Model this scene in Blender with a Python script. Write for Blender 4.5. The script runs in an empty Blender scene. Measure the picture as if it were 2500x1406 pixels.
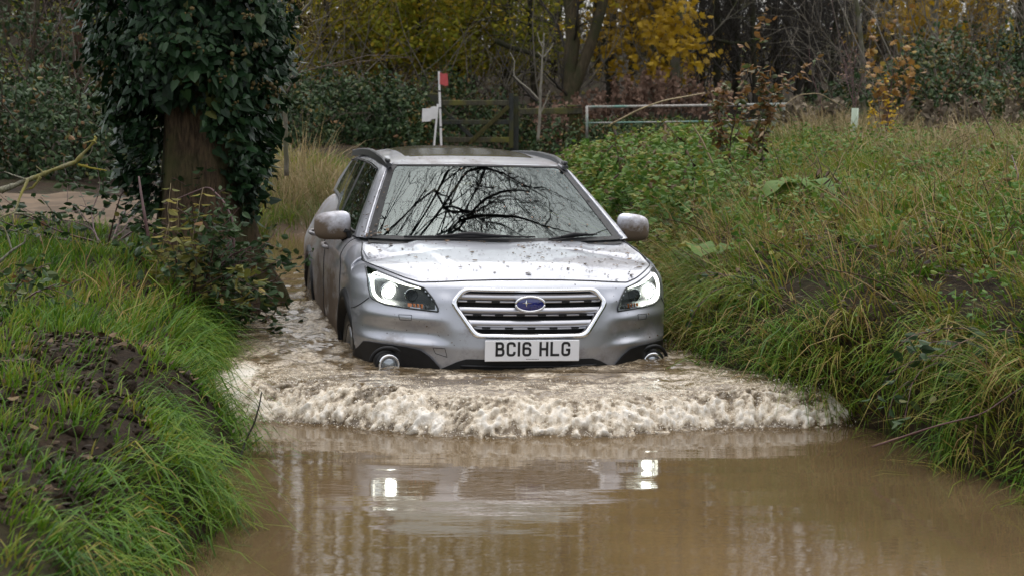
import bpy, math, random
import numpy as np
from mathutils import Vector

R = math.radians
scene = bpy.context.scene
COL = scene.collection

# ------------------------------------------------------------------ camera, sky, sun, exposure
cam_data = bpy.data.cameras.new("camera")
cam = bpy.data.objects.new("camera", cam_data)
COL.objects.link(cam)
CAM_H = 1.58                       # above the water, which lies at z = 0
PITCH = math.atan(516 / 4384)
cam.location = (0, 0, CAM_H)
cam.rotation_euler = (math.pi / 2 - PITCH, 0, 0)
cam_data.sensor_width = 36
cam_data.lens = 63.13
cam_data.clip_start = 0.05
cam_data.clip_end = 500
cam_data.dof.use_dof = True
cam_data.dof.focus_distance = 9.9
cam_data.dof.aperture_fstop = 5.6
scene.camera = cam

SUN_EL, SUN_AZ = R(75), R(10)     # azimuth clockwise from +Y
world = bpy.data.worlds.new("World")
scene.world = world
world.use_nodes = True
wn = world.node_tree
wn.nodes.clear()
w_out = wn.nodes.new("ShaderNodeOutputWorld")
w_bg = wn.nodes.new("ShaderNodeBackground")
w_sky = wn.nodes.new("ShaderNodeTexSky")
w_sky.sky_type = 'NISHITA'
w_sky.sun_disc = False
w_sky.sun_elevation = SUN_EL
w_sky.sun_rotation = SUN_AZ
w_sky.dust_density = 3.2
w_sky.air_density = 1.0
w_sky.ozone_density = 1.0
w_hs = wn.nodes.new("ShaderNodeHueSaturation")
w_hs.inputs["Saturation"].default_value = 0.22
wn.links.new(w_sky.outputs[0], w_hs.inputs["Color"])
wn.links.new(w_hs.outputs[0], w_bg.inputs[0])
w_bg.inputs[1].default_value = 0.15
wn.links.new(w_bg.outputs[0], w_out.inputs[0])

sun_data = bpy.data.lights.new("sun", 'SUN')
sun_data.energy = 1.0
sun_data.angle = R(110)
sun_data.color = (1.0, 0.97, 0.93)
sun = bpy.data.objects.new("sun", sun_data)
COL.objects.link(sun)
sdir = Vector((math.sin(SUN_AZ) * math.cos(SUN_EL), math.cos(SUN_AZ) * math.cos(SUN_EL), math.sin(SUN_EL)))
sun.rotation_euler = sdir.to_track_quat('Z', 'Y').to_euler()

scene.view_settings.view_transform = 'Standard'
scene.view_settings.look = 'None'
scene.view_settings.exposure = 1.05
scene.view_settings.gamma = 1.0
scene.render.engine = 'CYCLES'
scene.cycles.use_denoising = True
scene.cycles.max_bounces = 7
scene.cycles.diffuse_bounces = 3
scene.cycles.glossy_bounces = 4
scene.cycles.transmission_bounces = 4
scene.cycles.transparent_max_bounces = 8
scene.cycles.caustics_reflective = False
scene.cycles.caustics_refractive = False
scene.cycles.sample_clamp_indirect = 6.0

# ------------------------------------------------------------------ small helpers
def tag(o, label=None, cat=None, group=None, kind=None):
    if label: o["label"] = label
    if cat: o["category"] = cat
    if group: o["group"] = group
    if kind: o["kind"] = kind
    return o

def link(o, parent=None):
    COL.objects.link(o)
    if parent is not None:
        o.parent = parent
    return o

def empty(name, loc=(0, 0, 0), rot=(0, 0, 0)):
    o = bpy.data.objects.new(name, None)
    o.empty_display_size = 0.1
    o.location = loc
    o.rotation_euler = rot
    return link(o)

def mesh_np(name, V, faces, mat, parent=None, smooth=True, attrs=None, normals=None):
    """V (N,3); faces: one (F,k) array or a list of them"""
    V = np.asarray(V, dtype=np.float32)
    if isinstance(faces, np.ndarray):
        faces = [faces]
    faces = [np.asarray(f, dtype=np.int32) for f in faces if len(f)]
    me = bpy.data.meshes.new(name)
    me.vertices.add(len(V))
    me.vertices.foreach_set("co", V.ravel())
    loops = np.concatenate([f.ravel() for f in faces])
    tot = np.concatenate([np.full(len(f), f.shape[1], dtype=np.int32) for f in faces])
    start = np.concatenate([[0], np.cumsum(tot)[:-1]]).astype(np.int32)
    me.loops.add(len(loops))
    me.loops.foreach_set("vertex_index", loops)
    me.polygons.add(len(tot))
    me.polygons.foreach_set("loop_start", start)
    me.polygons.foreach_set("use_smooth", np.full(len(tot), smooth, dtype=bool))
    if attrs:
        for k, a in attrs.items():
            at = me.attributes.new(k, 'FLOAT', 'POINT')
            at.data.foreach_set("value", np.asarray(a, dtype=np.float32))
    me.update(calc_edges=True)
    me.validate()
    if normals is not None:
        me.normals_split_custom_set_from_vertices(np.asarray(normals, dtype=np.float32).tolist())
    if mat is not None:
        me.materials.append(mat)
    return link(bpy.data.objects.new(name, me), parent)

class MB:
    """collects geometry pieces into one mesh"""
    def __init__(s):
        s.V = []; s.F = {}; s.n = 0; s.T = []
    def add(s, V, *faces, tint=0.0):
        V = np.asarray(V, dtype=np.float64).reshape(-1, 3)
        s.V.append(V)
        s.T.append(np.full(len(V), tint) if np.isscalar(tint) else np.asarray(tint))
        for f in faces:
            f = np.asarray(f, dtype=np.int64)
            if len(f):
                s.F.setdefault(f.shape[1], []).append(f + s.n)
        s.n += len(V)
    def box(s, c, size, rz=0.0, rx=0.0, ry=0.0, tint=0.0, bevel=0.0):
        x, y, z = [v / 2 for v in size]
        if bevel > 0:
            b = min(bevel, x * .9, y * .9, z * .9)
            vs = []
            for sx in (-1, 1):
                for sy in (-1, 1):
                    for sz in (-1, 1):
                        vs += [(sx * (x - b), sy * (y - b), sz * z), (sx * (x - b), sy * y, sz * (z - b)), (sx * x, sy * (y - b), sz * (z - b))]
            V = np.array(vs)
            idx = lambda sx, sy, sz, k: (((sx + 1) // 2) * 4 + ((sy + 1) // 2) * 2 + (sz + 1) // 2) * 3 + k
            q = []; t = []
            for a in (-1, 1):
                q.append([idx(-1, -1, a, 0), idx(1, -1, a, 0), idx(1, 1, a, 0), idx(-1, 1, a, 0)])
                q.append([idx(-1, a, -1, 1), idx(1, a, -1, 1), idx(1, a, 1, 1), idx(-1, a, 1, 1)])
                q.append([idx(a, -1, -1, 2), idx(a, 1, -1, 2), idx(a, 1, 1, 2), idx(a, -1, 1, 2)])
                for b2 in (-1, 1):
                    q.append([idx(-1, a, b2, 0), idx(1, a, b2, 0), idx(1, a, b2, 1), idx(-1, a, b2, 1)])
                    q.append([idx(a, -1, b2, 0), idx(a, 1, b2, 0), idx(a, 1, b2, 2), idx(a, -1, b2, 2)])
                    q.append([idx(a, b2, -1, 1), idx(a, b2, 1, 1), idx(a, b2, 1, 2), idx(a, b2, -1, 2)])
                    for c2 in (-1, 1):
                        t.append([idx(a, b2, c2, 0), idx(a, b2, c2, 1), idx(a, b2, c2, 2)])
            faces = [np.array(q), np.array(t)]
        else:
            V = np.array([(i, j, k) for i in (-x, x) for j in (-y, y) for k in (-z, z)])
            faces = [np.array([[0, 1, 3, 2], [4, 6, 7, 5], [0, 4, 5, 1], [2, 3, 7, 6], [0, 2, 6, 4], [1, 5, 7, 3]])]
        M = rot3(rx, ry, rz)
        s.add(V @ M.T + np.asarray(c), *faces, tint=tint)
    def tube(s, pts, rad, sides=6, cap=True, tint=0.0, flat=1.0, closed=False):
        P = np.asarray(pts, dtype=np.float64)
        n = len(P)
        rad = np.full(n, rad) if np.isscalar(rad) else np.asarray(rad, dtype=np.float64)
        if closed:
            T = np.roll(P, -1, 0) - np.roll(P, 1, 0)
        else:
            T = np.gradient(P, axis=0)
        T /= np.linalg.norm(T, axis=1)[:, None] + 1e-12
        ref = np.array([0, 0, 1.0]) if abs(T[:, 2]).mean() < .8 else np.array([1.0, 0, 0])
        A = np.cross(T, ref); A /= np.linalg.norm(A, axis=1)[:, None] + 1e-9
        B = np.cross(A, T)
        th = np.arange(sides) * 2 * math.pi / sides
        V = P[:, None] + rad[:, None, None] * (np.cos(th)[None, :, None] * A[:, None] + flat * np.sin(th)[None, :, None] * B[:, None])
        m = n if closed else n - 1
        i = np.arange(m)[:, None]; j = np.arange(sides)[None]
        i2 = (i + 1) % n
        q = np.stack([i * sides + j, i * sides + (j + 1) % sides, i2 * sides + (j + 1) % sides, i2 * sides + j], -1).reshape(-1, 4)
        fs = [q]
        if cap and not closed and sides > 2:
            fs.append(np.array([list(range(sides))[::-1]])); fs.append(np.array([[(n - 1) * sides + k for k in range(sides)]]))
        s.add(V.reshape(-1, 3), *fs, tint=tint)
    def grid(s, P, tint=0.0, wrap=False):
        P = np.asarray(P); n, m = P.shape[:2]
        i = np.arange(n - 1)[:, None]; j = np.arange(m if wrap else m - 1)[None]
        j2 = (j + 1) % m
        q = np.stack([i * m + j, i * m + j2, (i + 1) * m + j2, (i + 1) * m + j], -1).reshape(-1, 4)
        s.add(P.reshape(-1, 3), q, tint=tint)
    def lathe(s, c, axis, prof, sides=28, tint=0.0):
        """prof: list of (radius, offset along axis)"""
        ax = np.asarray(axis, dtype=float); ax /= np.linalg.norm(ax)
        ref = np.array([0, 0, 1.0]) if abs(ax[2]) < .9 else np.array([1.0, 0, 0])
        A = np.cross(ax, ref); A /= np.linalg.norm(A); B = np.cross(ax, A)
        th = np.arange(sides) * 2 * math.pi / sides
        P = np.array([[np.asarray(c) + ax * o + r * (math.cos(t) * A + math.sin(t) * B) for t in th] for r, o in prof])
        s.grid(P, tint=tint, wrap=True)
    def build(s, name, mat, parent=None, smooth=True):
        V = np.concatenate(s.V); T = np.concatenate(s.T)
        return mesh_np(name, V, [np.concatenate(f) for f in s.F.values()], mat, parent, smooth, {"tint": T})

def rot3(rx=0, ry=0, rz=0):
    cx, sx, cy, sy, cz, sz = math.cos(rx), math.sin(rx), math.cos(ry), math.sin(ry), math.cos(rz), math.sin(rz)
    X = np.array([[1, 0, 0], [0, cx, -sx], [0, sx, cx]])
    Y = np.array([[cy, 0, sy], [0, 1, 0], [-sy, 0, cy]])
    Z = np.array([[cz, -sz, 0], [sz, cz, 0], [0, 0, 1]])
    return Z @ Y @ X

def smooth_flat_angle(o, deg=35):
    me = o.data
    try:
        me.set_sharp_from_angle(angle=R(deg))
    except Exception:
        pass

def sstep(a, b, x):
    t = np.clip((np.asarray(x, dtype=float) - a) / (b - a), 0, 1)
    return t * t * (3 - 2 * t)

def vnoise(x, y, seed=0):
    x = np.asarray(x, dtype=float); y = np.asarray(y, dtype=float)
    xi = np.floor(x); yi = np.floor(y); fx = x - xi; fy = y - yi
    fx = fx * fx * (3 - 2 * fx); fy = fy * fy * (3 - 2 * fy)
    def h(a, b):
        v = np.sin(a * 127.1 + b * 311.7 + seed * 74.7) * 43758.5453
        return v - np.floor(v)
    return (h(xi, yi) * (1 - fx) + h(xi + 1, yi) * fx) * (1 - fy) + (h(xi, yi + 1) * (1 - fx) + h(xi + 1, yi + 1) * fx) * fy

def fbm(x, y, octv=4, seed=0):
    s = 0; a = .5; f = 1.0
    for k in range(octv):
        s = s + a * vnoise(x * f, y * f, seed + k * 13); a *= .5; f *= 2.03
    return s

# ------------------------------------------------------------------ materials
def nt(mat):
    mat.use_nodes = True
    t = mat.node_tree
    return t, t.nodes, t.links, t.nodes["Principled BSDF"]

def new(nodes, kind, **kw):
    n = nodes.new(kind)
    for k, v in kw.items():
        setattr(n, k, v)
    return n

def ramp(nodes, stops, interp='LINEAR'):
    n = nodes.new("ShaderNodeValToRGB")
    cr = n.color_ramp
    cr.interpolation = interp
    while len(cr.elements) < len(stops):
        cr.elements.new(0.5)
    for e, (p, c) in zip(cr.elements, stops):
        e.position = p
        e.color = (*c, 1) if len(c) == 3 else c
    return n

def simple(name, col, rough=.6, metal=0.0, spec=.5, noise=0.0, scale=8.0, bump=0.0, coat=0.0, emit=None, estr=0.0):
    m = bpy.data.materials.new(name)
    t, n, l, b = nt(m)
    b.inputs["Base Color"].default_value = (*col, 1)
    b.inputs["Roughness"].default_value = rough
    b.inputs["Metallic"].default_value = metal
    b.inputs["Specular IOR Level"].default_value = spec
    b.inputs["Coat Weight"].default_value = coat
    b.inputs["Coat Roughness"].default_value = .04
    if emit:
        b.inputs["Emission Color"].default_value = (*emit, 1)
        b.inputs["Emission Strength"].default_value = estr
    if noise > 0 or bump > 0:
        tc = new(n, "ShaderNodeTexCoord")
        no = new(n, "ShaderNodeTexNoise")
        no.inputs["Scale"].default_value = scale
        no.inputs["Detail"].default_value = 6
        l.new(tc.outputs["Object"], no.inputs["Vector"])
        if noise > 0:
            r = ramp(n, [(.3, [c * (1 - noise) for c in col]), (.7, [min(1, c * (1 + noise)) for c in col])])
            l.new(no.outputs["Fac"], r.inputs[0]); l.new(r.outputs[0], b.inputs["Base Color"])
        if bump > 0:
            bp = new(n, "ShaderNodeBump")
            bp.inputs["Strength"].default_value = bump
            bp.inputs["Distance"].default_value = .02
            l.new(no.outputs["Fac"], bp.inputs["Height"]); l.new(bp.outputs[0], b.inputs["Normal"])
    return m

def tinted(name, stops, rough=.5, spec=.4, transl=0.25, coat=0.0):
    """foliage: colour of each leaf or blade picked by its own 'tint' value; a little light passes through"""
    m = bpy.data.materials.new(name)
    t, n, l, b = nt(m)
    at = new(n, "ShaderNodeAttribute", attribute_name="tint")
    r = ramp(n, stops)
    l.new(at.outputs["Fac"], r.inputs[0])
    l.new(r.outputs[0], b.inputs["Base Color"])
    b.inputs["Roughness"].default_value = rough
    b.inputs["Specular IOR Level"].default_value = spec
    b.inputs["Coat Weight"].default_value = coat
    if transl > 0:
        tr = new(n, "ShaderNodeBsdfTranslucent")
        l.new(r.outputs[0], tr.inputs["Color"])
        mx = new(n, "ShaderNodeMixShader")
        mx.inputs[0].default_value = transl
        l.new(b.outputs[0], mx.inputs[1]); l.new(tr.outputs[0], mx.inputs[2])
        l.new(mx.outputs[0], n["Material Output"].inputs["Surface"])
    return m

def bark(name, c1, c2, scale=6.0, moss=None, bump=.8):
    m = bpy.data.materials.new(name)
    t, n, l, b = nt(m)
    tc = new(n, "ShaderNodeTexCoord")
    mp = new(n, "ShaderNodeMapping")
    mp.inputs["Scale"].default_value = (5, 5, .8)
    no = new(n, "ShaderNodeTexNoise")
    no.inputs["Scale"].default_value = scale
    no.inputs["Detail"].default_value = 8
    no.inputs["Roughness"].default_value = .65
    l.new(tc.outputs["Object"], mp.inputs[0]); l.new(mp.outputs[0], no.inputs["Vector"])
    r = ramp(n, [(.32, c1), (.68, c2)])
    l.new(no.outputs["Fac"], r.inputs[0])
    col = r.outputs[0]
    if moss:
        n2 = new(n, "ShaderNodeTexNoise")
        n2.inputs["Scale"].default_value = 2.5
        n2.inputs["Detail"].default_value = 5
        l.new(tc.outputs["Object"], n2.inputs["Vector"])
        r2 = ramp(n, [(.45, (0, 0, 0)), (.62, (1, 1, 1))])
        l.new(n2.outputs["Fac"], r2.inputs[0])
        mx = new(n, "ShaderNodeMixRGB")
        l.new(r2.outputs[0], mx.inputs[0]); l.new(col, mx.inputs[1])
        mx.inputs[2].default_value = (*moss, 1)
        col = mx.outputs[0]
    l.new(col, b.inputs["Base Color"])
    b.inputs["Roughness"].default_value = .8
    b.inputs["Specular IOR Level"].default_value = .25
    bp = new(n, "ShaderNodeBump")
    bp.inputs["Strength"].default_value = bump
    bp.inputs["Distance"].default_value = .02
    l.new(no.outputs["Fac"], bp.inputs["Height"]); l.new(bp.outputs[0], b.inputs["Normal"])
    return m

# ------------------------------------------------------------------ the lie of the land
_ly = [0, 4.5, 5.6, 6.3, 6.7, 7.15, 7.6, 8.05, 8.5, 9.1, 10.2, 11.2, 12.0, 13, 15, 17, 20, 26]
_lx = [-.9, -1.05, -1.2, -1.18, -1.10, -1.26, -1.30, -1.22, -1.40, -1.54, -1.70, -1.80, -1.98, -2.1, -2.4, -2.7, -3, -3]
_ry = [0, 4, 6, 7.53, 7.8, 8.6, 8.9, 9.2, 9.85, 10.5, 12, 14, 16, 18, 20, 26]
_rx = [2.6, 2.5, 2.35, 2.18, 2.02, 1.88, 1.76, 1.44, 1.12, 1.04, .97, .86, .7, .5, .4, .4]
LOW = -.16                      # the still water ahead of the bow wave lies this much below the water at the bumper
def level(y): return LOW * (1 - sstep(8.5, 9.1, y))
def xl(y): return np.interp(y, _ly, _lx) + .10 * (vnoise(np.asarray(y) * 2.3, np.asarray(y) * 0 + .5, 71) - .5)
def xr(y): return np.interp(y, _ry, _rx) + .10 * (vnoise(np.asarray(y) * 2.1, np.asarray(y) * 0 + .5, 72) - .5)

def terrain(x, y):
    x = np.asarray(x, dtype=float); y = np.asarray(y, dtype=float)
    x, y = np.broadcast_arrays(x, y)
    sl = xl(y) - x; sr = x - xr(y)
    p = np.maximum(sl, 0); q = np.maximum(sr, 0)
    lv = level(y)
    zl = lv + (.33 - lv) * (1 - np.exp(-p / .20)) + .17 * (1 - np.exp(-p / 2.2))
    zr = lv + (.42 - lv) * (1 - np.exp(-q / .25)) + .50 * (1 - np.exp(-q / 2.6))
    inside = np.maximum(sl, sr)                                  # < 0 in the channel
    ramp_ = sstep(16.2, 18.6, y)
    chan = np.maximum(-.62, lv + np.minimum(inside, 0) * 1.6 - .03) * (1 - ramp_) + ramp_ * (.03 + .012 * np.clip(y - 18.6, 0, 20))
    z = np.where(sr > 0, zr, np.where(sl > 0, zl, chan))
    near = np.where(sr > 0, np.maximum(zr, chan), np.where(sl > 0, np.maximum(zl, chan), chan))
    z = near
    # beyond the ford: the left side lies lower, the right meadow higher, blended across the track
    far = .16 + .62 * sstep(.2, 3.2, x) + .30 * sstep(-.8, -3.0, x)
    k = sstep(17.5, 22.0, y)
    z = z * (1 - k) + far * k
    z = z + sstep(34, 70, y) * 2.4 + sstep(-5, -14, x) * sstep(15, 24, y) * 1.0
    bump = (fbm(x * 1.3, y * 1.3, 4, 3) - .47) * .16 + (fbm(x * 5, y * 5, 3, 9) - .44) * .06
    amp = np.where(inside > 0, sstep(0, .5, inside), 0) * (1 - .6 * k) + ramp_ * .25
    return z + bump * np.clip(amp, 0, 1)

def tilt(x, y, e=.06):
    gx = (terrain(x + e, y) - terrain(x - e, y)) / (2 * e)
    gy = (terrain(x, y + e) - terrain(x, y - e)) / (2 * e)
    n = np.stack([-gx, -gy, np.ones_like(gx)], -1)
    return n / np.linalg.norm(n, axis=-1)[..., None]

def px_of(P):
    """pixel (2500 wide) a point falls on: only used to skip plants far outside the view"""
    P = np.asarray(P, dtype=float)
    f = 4384.
    dz = P[..., 2] - CAM_H
    d = P[..., 1] * math.cos(PITCH) - dz * math.sin(PITCH)
    u = P[..., 1] * math.sin(PITCH) + dz * math.cos(PITCH)
    return 1250 + f * P[..., 0] / d, 703 - f * u / d

def at(px, Y, z=None):
    """x on the ground that shows at column px at distance Y"""
    x = (px - 1250) / 4384. * (Y * .993 + .12)
    return (x, Y, float(terrain(x, Y)) if z is None else z)

# ground sheet
def axis(segs):
    out = []
    for a, b, st in segs:
        out.append(np.arange(a, b, st))
    out.append([segs[-1][1]])
    return np.concatenate(out)
gx = axis([(-90, -20, 5), (-20, -6, .6), (-6, -3, .15), (-3, 3.2, .045), (3.2, 6, .12), (6, 20, .6), (20, 90, 5)])
gy = axis([(-12, 2, 1), (2, 4.5, .15), (4.5, 14, .05), (14, 22, .12), (22, 45, .5), (45, 160, 4)])
GX, GY = np.meshgrid(gx, gy)
GZ = terrain(GX, GY)
m_ground = bpy.data.materials.new("mud and leaf mould")
t, n, l, b = nt(m_ground)
tc = new(n, "ShaderNodeTexCoord")
n1 = new(n, "ShaderNodeTexNoise"); n1.inputs["Scale"].default_value = 1.3; n1.inputs["Detail"].default_value = 10; n1.inputs["Roughness"].default_value = .7
n2 = new(n, "ShaderNodeTexNoise"); n2.inputs["Scale"].default_value = 22; n2.inputs["Detail"].default_value = 8; n2.inputs["Roughness"].default_value = .7
l.new(tc.outputs["Object"], n1.inputs["Vector"]); l.new(tc.outputs["Object"], n2.inputs["Vector"])
r1 = ramp(n, [(.35, (.012, .008, .005)), (.5, (.032, .021, .012)), (.62, (.026, .028, .009)), (.75, (.050, .034, .018))])
l.new(n1.outputs["Fac"], r1.inputs[0])
r2 = ramp(n, [(.3, (.35, .35, .35)), (.7, (1.3, 1.25, 1.2))])
l.new(n2.outputs["Fac"], r2.inputs[0])
mx = new(n, "ShaderNodeMixRGB", blend_type='MULTIPLY'); mx.inputs[0].default_value = 1
l.new(r1.outputs[0], mx.inputs[1]); l.new(r2.outputs[0], mx.inputs[2]); l.new(mx.outputs[0], b.inputs["Base Color"])
b.inputs["Roughness"].default_value = .8
b.inputs["Specular IOR Level"].default_value = .12
bp = new(n, "ShaderNodeBump"); bp.inputs["Strength"].default_value = .9; bp.inputs["Distance"].default_value = .03
l.new(n2.outputs["Fac"], bp.inputs["Height"]); l.new(bp.outputs[0], b.inputs["Normal"])
def grid_faces(n, m):
    i = np.arange(n - 1)[:, None]; j = np.arange(m - 1)[None]
    return np.stack([i * m + j, i * m + j + 1, (i + 1) * m + j + 1, (i + 1) * m + j], -1).reshape(-1, 4)
g = mesh_np("ground", np.stack([GX, GY, GZ], -1).reshape(-1, 3), grid_faces(*GX.shape), m_ground)
tag(g, kind="structure")

# sandy track: comes in from the left, turns through the ford and runs on to the gate
ctr = np.array([(-40, 19.5), (-20, 17.5), (-9, 16.4), (-5.5, 16.0), (-3.6, 16.2), (-2.2, 17.4), (-1.3, 19.2), (-.9, 22), (-.8, 26), (-.8, 30), (-.8, 40)])
hw = np.array([2.2, 2.2, 2.1, 2.0, 1.9, 1.6, 1.3, 1.0, .9, .7, .7])
tt = np.linspace(0, len(ctr) - 1, 260)
cx = np.interp(tt, range(len(ctr)), ctr[:, 0]); cy = np.interp(tt, range(len(ctr)), ctr[:, 1])
k = np.ones(9) / 9
cx[4:-4] = np.convolve(cx, k, 'valid'); cy[4:-4] = np.convolve(cy, k, 'valid')
hwt = np.interp(tt, range(len(ctr)), hw) * (1 + .15 * (vnoise(tt * 3, tt * 0, 4) - .5))
tx = np.gradient(cx); ty = np.gradient(cy); ln = np.hypot(tx, ty)
us = np.linspace(-1, 1, 25)
PX = cx[:, None] + us[None] * hwt[:, None] * (-ty / ln)[:, None]
PY = cy[:, None] + us[None] * hwt[:, None] * (tx / ln)[:, None]
PZ = terrain(PX, PY) + .035 - .075 * np.abs(us[None]) ** 4
m_path = simple("trodden sandy soil", (.092, .064, .041), .85, noise=.35, scale=3.5, bump=.6, spec=.2)
o = mesh_np("path", np.stack([PX, PY, PZ], -1).reshape(-1, 3), grid_faces(*PX.shape), m_path)
tag(o, kind="structure")

# ------------------------------------------------------------------ water
def wave_foot(x):      # distance of the foot of the bow wave across the stream
    f_ = lambda q: np.interp(q, [-2, -1.34, -.7, -.3, 0, .3, .7, 1.2, 1.68, 2.2], [9.2, 9.05, 8.75, 8.63, 8.57, 8.575, 8.68, 8.79, 8.9, 9.0])
    return (f_(x - .15) + f_(x) + f_(x + .15)) / 3 + .03 * np.sin(x * 7.0 + .6) + .06 * (vnoise(x * 6, x * 0 + 2, 15) - .5) + .03 * (vnoise(x * 17, x * 0 + 2, 16) - .5)
wx = axis([(-3.6, -1.6, .05), (-1.6, 1.9, .0095), (1.9, 2.1, .03), (2.1, 3.2, .05)])
wy = axis([(-8, 2.5, .4), (2.5, 7.4, .06), (7.4, 8.45, .025), (8.45, 9.15, .0072), (9.15, 9.5, .011), (9.5, 12.2, .017), (12.2, 18.6, .07)])
WX, WY = np.meshgrid(wx, wy)
s = WY - wave_foot(WX)                                    # metres behind the foot
edge = np.minimum(WX - xl(WY), xr(WY) - WX)
prof = LOW + np.interp(s, [-.25, -.03, 0, .03, .08, .16, .26, .40, .62, .9, 1.3, 3], [0, .002, .012, .045, .095, .145, .172, .176, .168, .155, .152, .155])
ph = vnoise(WX * 2.6, WY * .2, 5)
prof = prof + .035 * (ph - .5) * sstep(0, .15, s) * (1 - sstep(.4, .8, s))
# low smooth swell rolling off the bumper
prof = prof + .016 * np.exp(-((WY - 9.40 - .2 * WX * .19) / .09) ** 2) * np.exp(-((WX - .1) / .75) ** 4)
wxn = WX + .05 * (vnoise(WX * 7, WY * 7, 81) - .5); wyn = WY + .05 * (vnoise(WX * 7, WY * 7, 82) - .5)
n1_ = vnoise(wxn * 13, wyn * 15, 21); n2_ = vnoise(wxn * 31, wyn * 34, 22); n3_ = vnoise(wxn * 62, wyn * 66, 23)
rough = .30 * n1_ + .32 * n2_ + .38 * n3_
ridge = 1 - np.abs(2 * vnoise(wxn * 22, wyn * 26, 25) - 1)
patch = fbm(WX * 5 + .6 * vnoise(WX * 9, WY * 9, 2), WY * 6.5, 4, 31)
front = sstep(-.015, .03, s + .06 * (n2_ - .5) + .05 * (n3_ - .5)) * (1 - sstep(.13, .34, s + .26 * (patch - .45)))
trail = sstep(.15, .35, s) * (1 - sstep(.75, 1.15, s)) 
low_face = sstep(.22, .04, s)
foam = np.clip(front * (-.02 + .30 * low_face + 1.05 * (rough - .38) + .45 * (ridge - .5) + .95 * (patch - .42)), 0, 1)
foam = np.maximum(foam, trail * sstep(.42, .66, patch) * (.14 + .5 * (ridge - .45)))
foam = np.maximum(foam, trail * sstep(.74, .92, ridge) * sstep(.35, .6, patch) * .34)
# white water between the car and the left bank, and off its wheels
chop = np.exp(-((WX + 1.22) / .38) ** 2) * sstep(9.2, 9.9, WY) * (1 - sstep(13.2, 15.5, WY))
streak = fbm(WX * 9, WY * 3.2, 4, 44)
foam = np.maximum(foam, chop * sstep(.48, .68, streak) * .38)
foam = np.maximum(foam, .55 * np.exp(-(((WX + 1.55) / .3) ** 2 + ((WY - 12.1) / .55) ** 2)) * sstep(.36, .56, streak))
foam = np.maximum(foam, .75 * np.exp(-(((WX + 1.42) / .16) ** 2 + ((WY - 9.5) / .4) ** 2)) * sstep(.33, .52, streak))
zone = sstep(.05, .25, s) * (1 - sstep(1.5, 5.0, s))
foam = np.maximum(foam, zone * np.clip(.07 + .42 * (fbm(wxn * 5, wyn * 11, 4, 91) - .42), 0, .20))
Z = prof + front * ((rough - .45) * .052 + (ridge - .5) * .014) * sstep(-.02, .30, edge)
busy = sstep(.2, .5, s) * (1 - sstep(4, 8, s))
calm_bow = np.exp(-((WY - 9.52) / .12) ** 2) * np.exp(-((WX - .1) / .7) ** 4)
Z = Z + busy * (1 - .6 * calm_bow) * (.016 * (fbm(wxn * 5.5, wyn * 8, 3, 51) - .44) + .011 * (vnoise(wxn * 15, wyn * 24, 52) - .5) + .007 * (vnoise(wxn * 34, wyn * 46, 54) - .5))
Z = Z + chop * .06 * (fbm(WX * 6, WY * 5, 3, 57) - .42)
calm = 1 - sstep(-.15, .1, s)
Z = Z + calm * (.0011 * np.sin(WY * 21 + 2 * np.sin(WX * 2.1)) * vnoise(WX * 1.2, WY * 1.7, 61) + .003 * np.exp(-((s + .12) / .06) ** 2) * (vnoise(WX * 9, WY * 5, 62) - .3))
WYd = WY - front * .06 * (rough - .35)                      # the crest leans over a little
m_water = bpy.data.materials.new("muddy water")
t, n, l, b = nt(m_water)
at_ = new(n, "ShaderNodeAttribute", attribute_name="foam")
tc = new(n, "ShaderNodeTexCoord")
mp = new(n, "ShaderNodeMapping"); mp.inputs["Scale"].default_value = (1.1, 5.0, 1)
l.new(tc.outputs["Object"], mp.inputs[0])
nb = new(n, "ShaderNodeTexNoise"); nb.inputs["Scale"].default_value = 4.5; nb.inputs["Detail"].default_value = 3
l.new(mp.outputs[0], nb.inputs["Vector"])
nc = new(n, "ShaderNodeTexNoise"); nc.inputs["Scale"].default_value = .9; nc.inputs["Detail"].default_value = 5
l.new(tc.outputs["Object"], nc.inputs["Vector"])
rc = ramp(n, [(.35, (.078, .052, .026)), (.65, (.110, .075, .039))])
l.new(nc.outputs["Fac"], rc.inputs[0])
nf = new(n, "ShaderNodeTexNoise"); nf.inputs["Scale"].default_value = 48; nf.inputs["Detail"].default_value = 8; nf.inputs["Roughness"].default_value = .72
l.new(tc.outputs["Object"], nf.inputs["Vector"])
ff = new(n, "ShaderNodeMath", operation='MULTIPLY_ADD')
l.new(nf.outputs["Fac"], ff.inputs[0]); ff.inputs[1].default_value = 1.9; ff.inputs[2].default_value = -.95
fa = new(n, "ShaderNodeMath", operation='ADD'); l.new(at_.outputs["Fac"], fa.inputs[0]); l.new(ff.outputs[0], fa.inputs[1])
fm = new(n, "ShaderNodeMath", operation='MULTIPLY'); l.new(fa.outputs[0], fm.inputs[0])
gt = ramp(n, [(.0, (0, 0, 0)), (.12, (1, 1, 1))]); l.new(at_.outputs["Fac"], gt.inputs[0]); l.new(gt.outputs[0], fm.inputs[1])
rf = ramp(n, [(0, (.10, .10, .10)), (.18, (.28, .28, .28)), (.5, (.62, .62, .62)), (.85, (1, 1, 1))])
l.new(fm.outputs[0], rf.inputs[0])
rg_ = new(n, 'ShaderNodeMath', operation='MULTIPLY')
l.new(rf.outputs[0], rg_.inputs[0]); l.new(gt.outputs[0], rg_.inputs[1])
fcol = ramp(n, [(.10, (.33, .27, .19)), (.38, (.45, .375, .275)), (.68, (.63, .56, .46)), (1, (.82, .77, .69))])
l.new(rg_.outputs[0], fcol.inputs[0])
fmx = ramp(n, [(0, (0, 0, 0)), (.45, (1, 1, 1))]); l.new(rg_.outputs[0], fmx.inputs[0])
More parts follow.
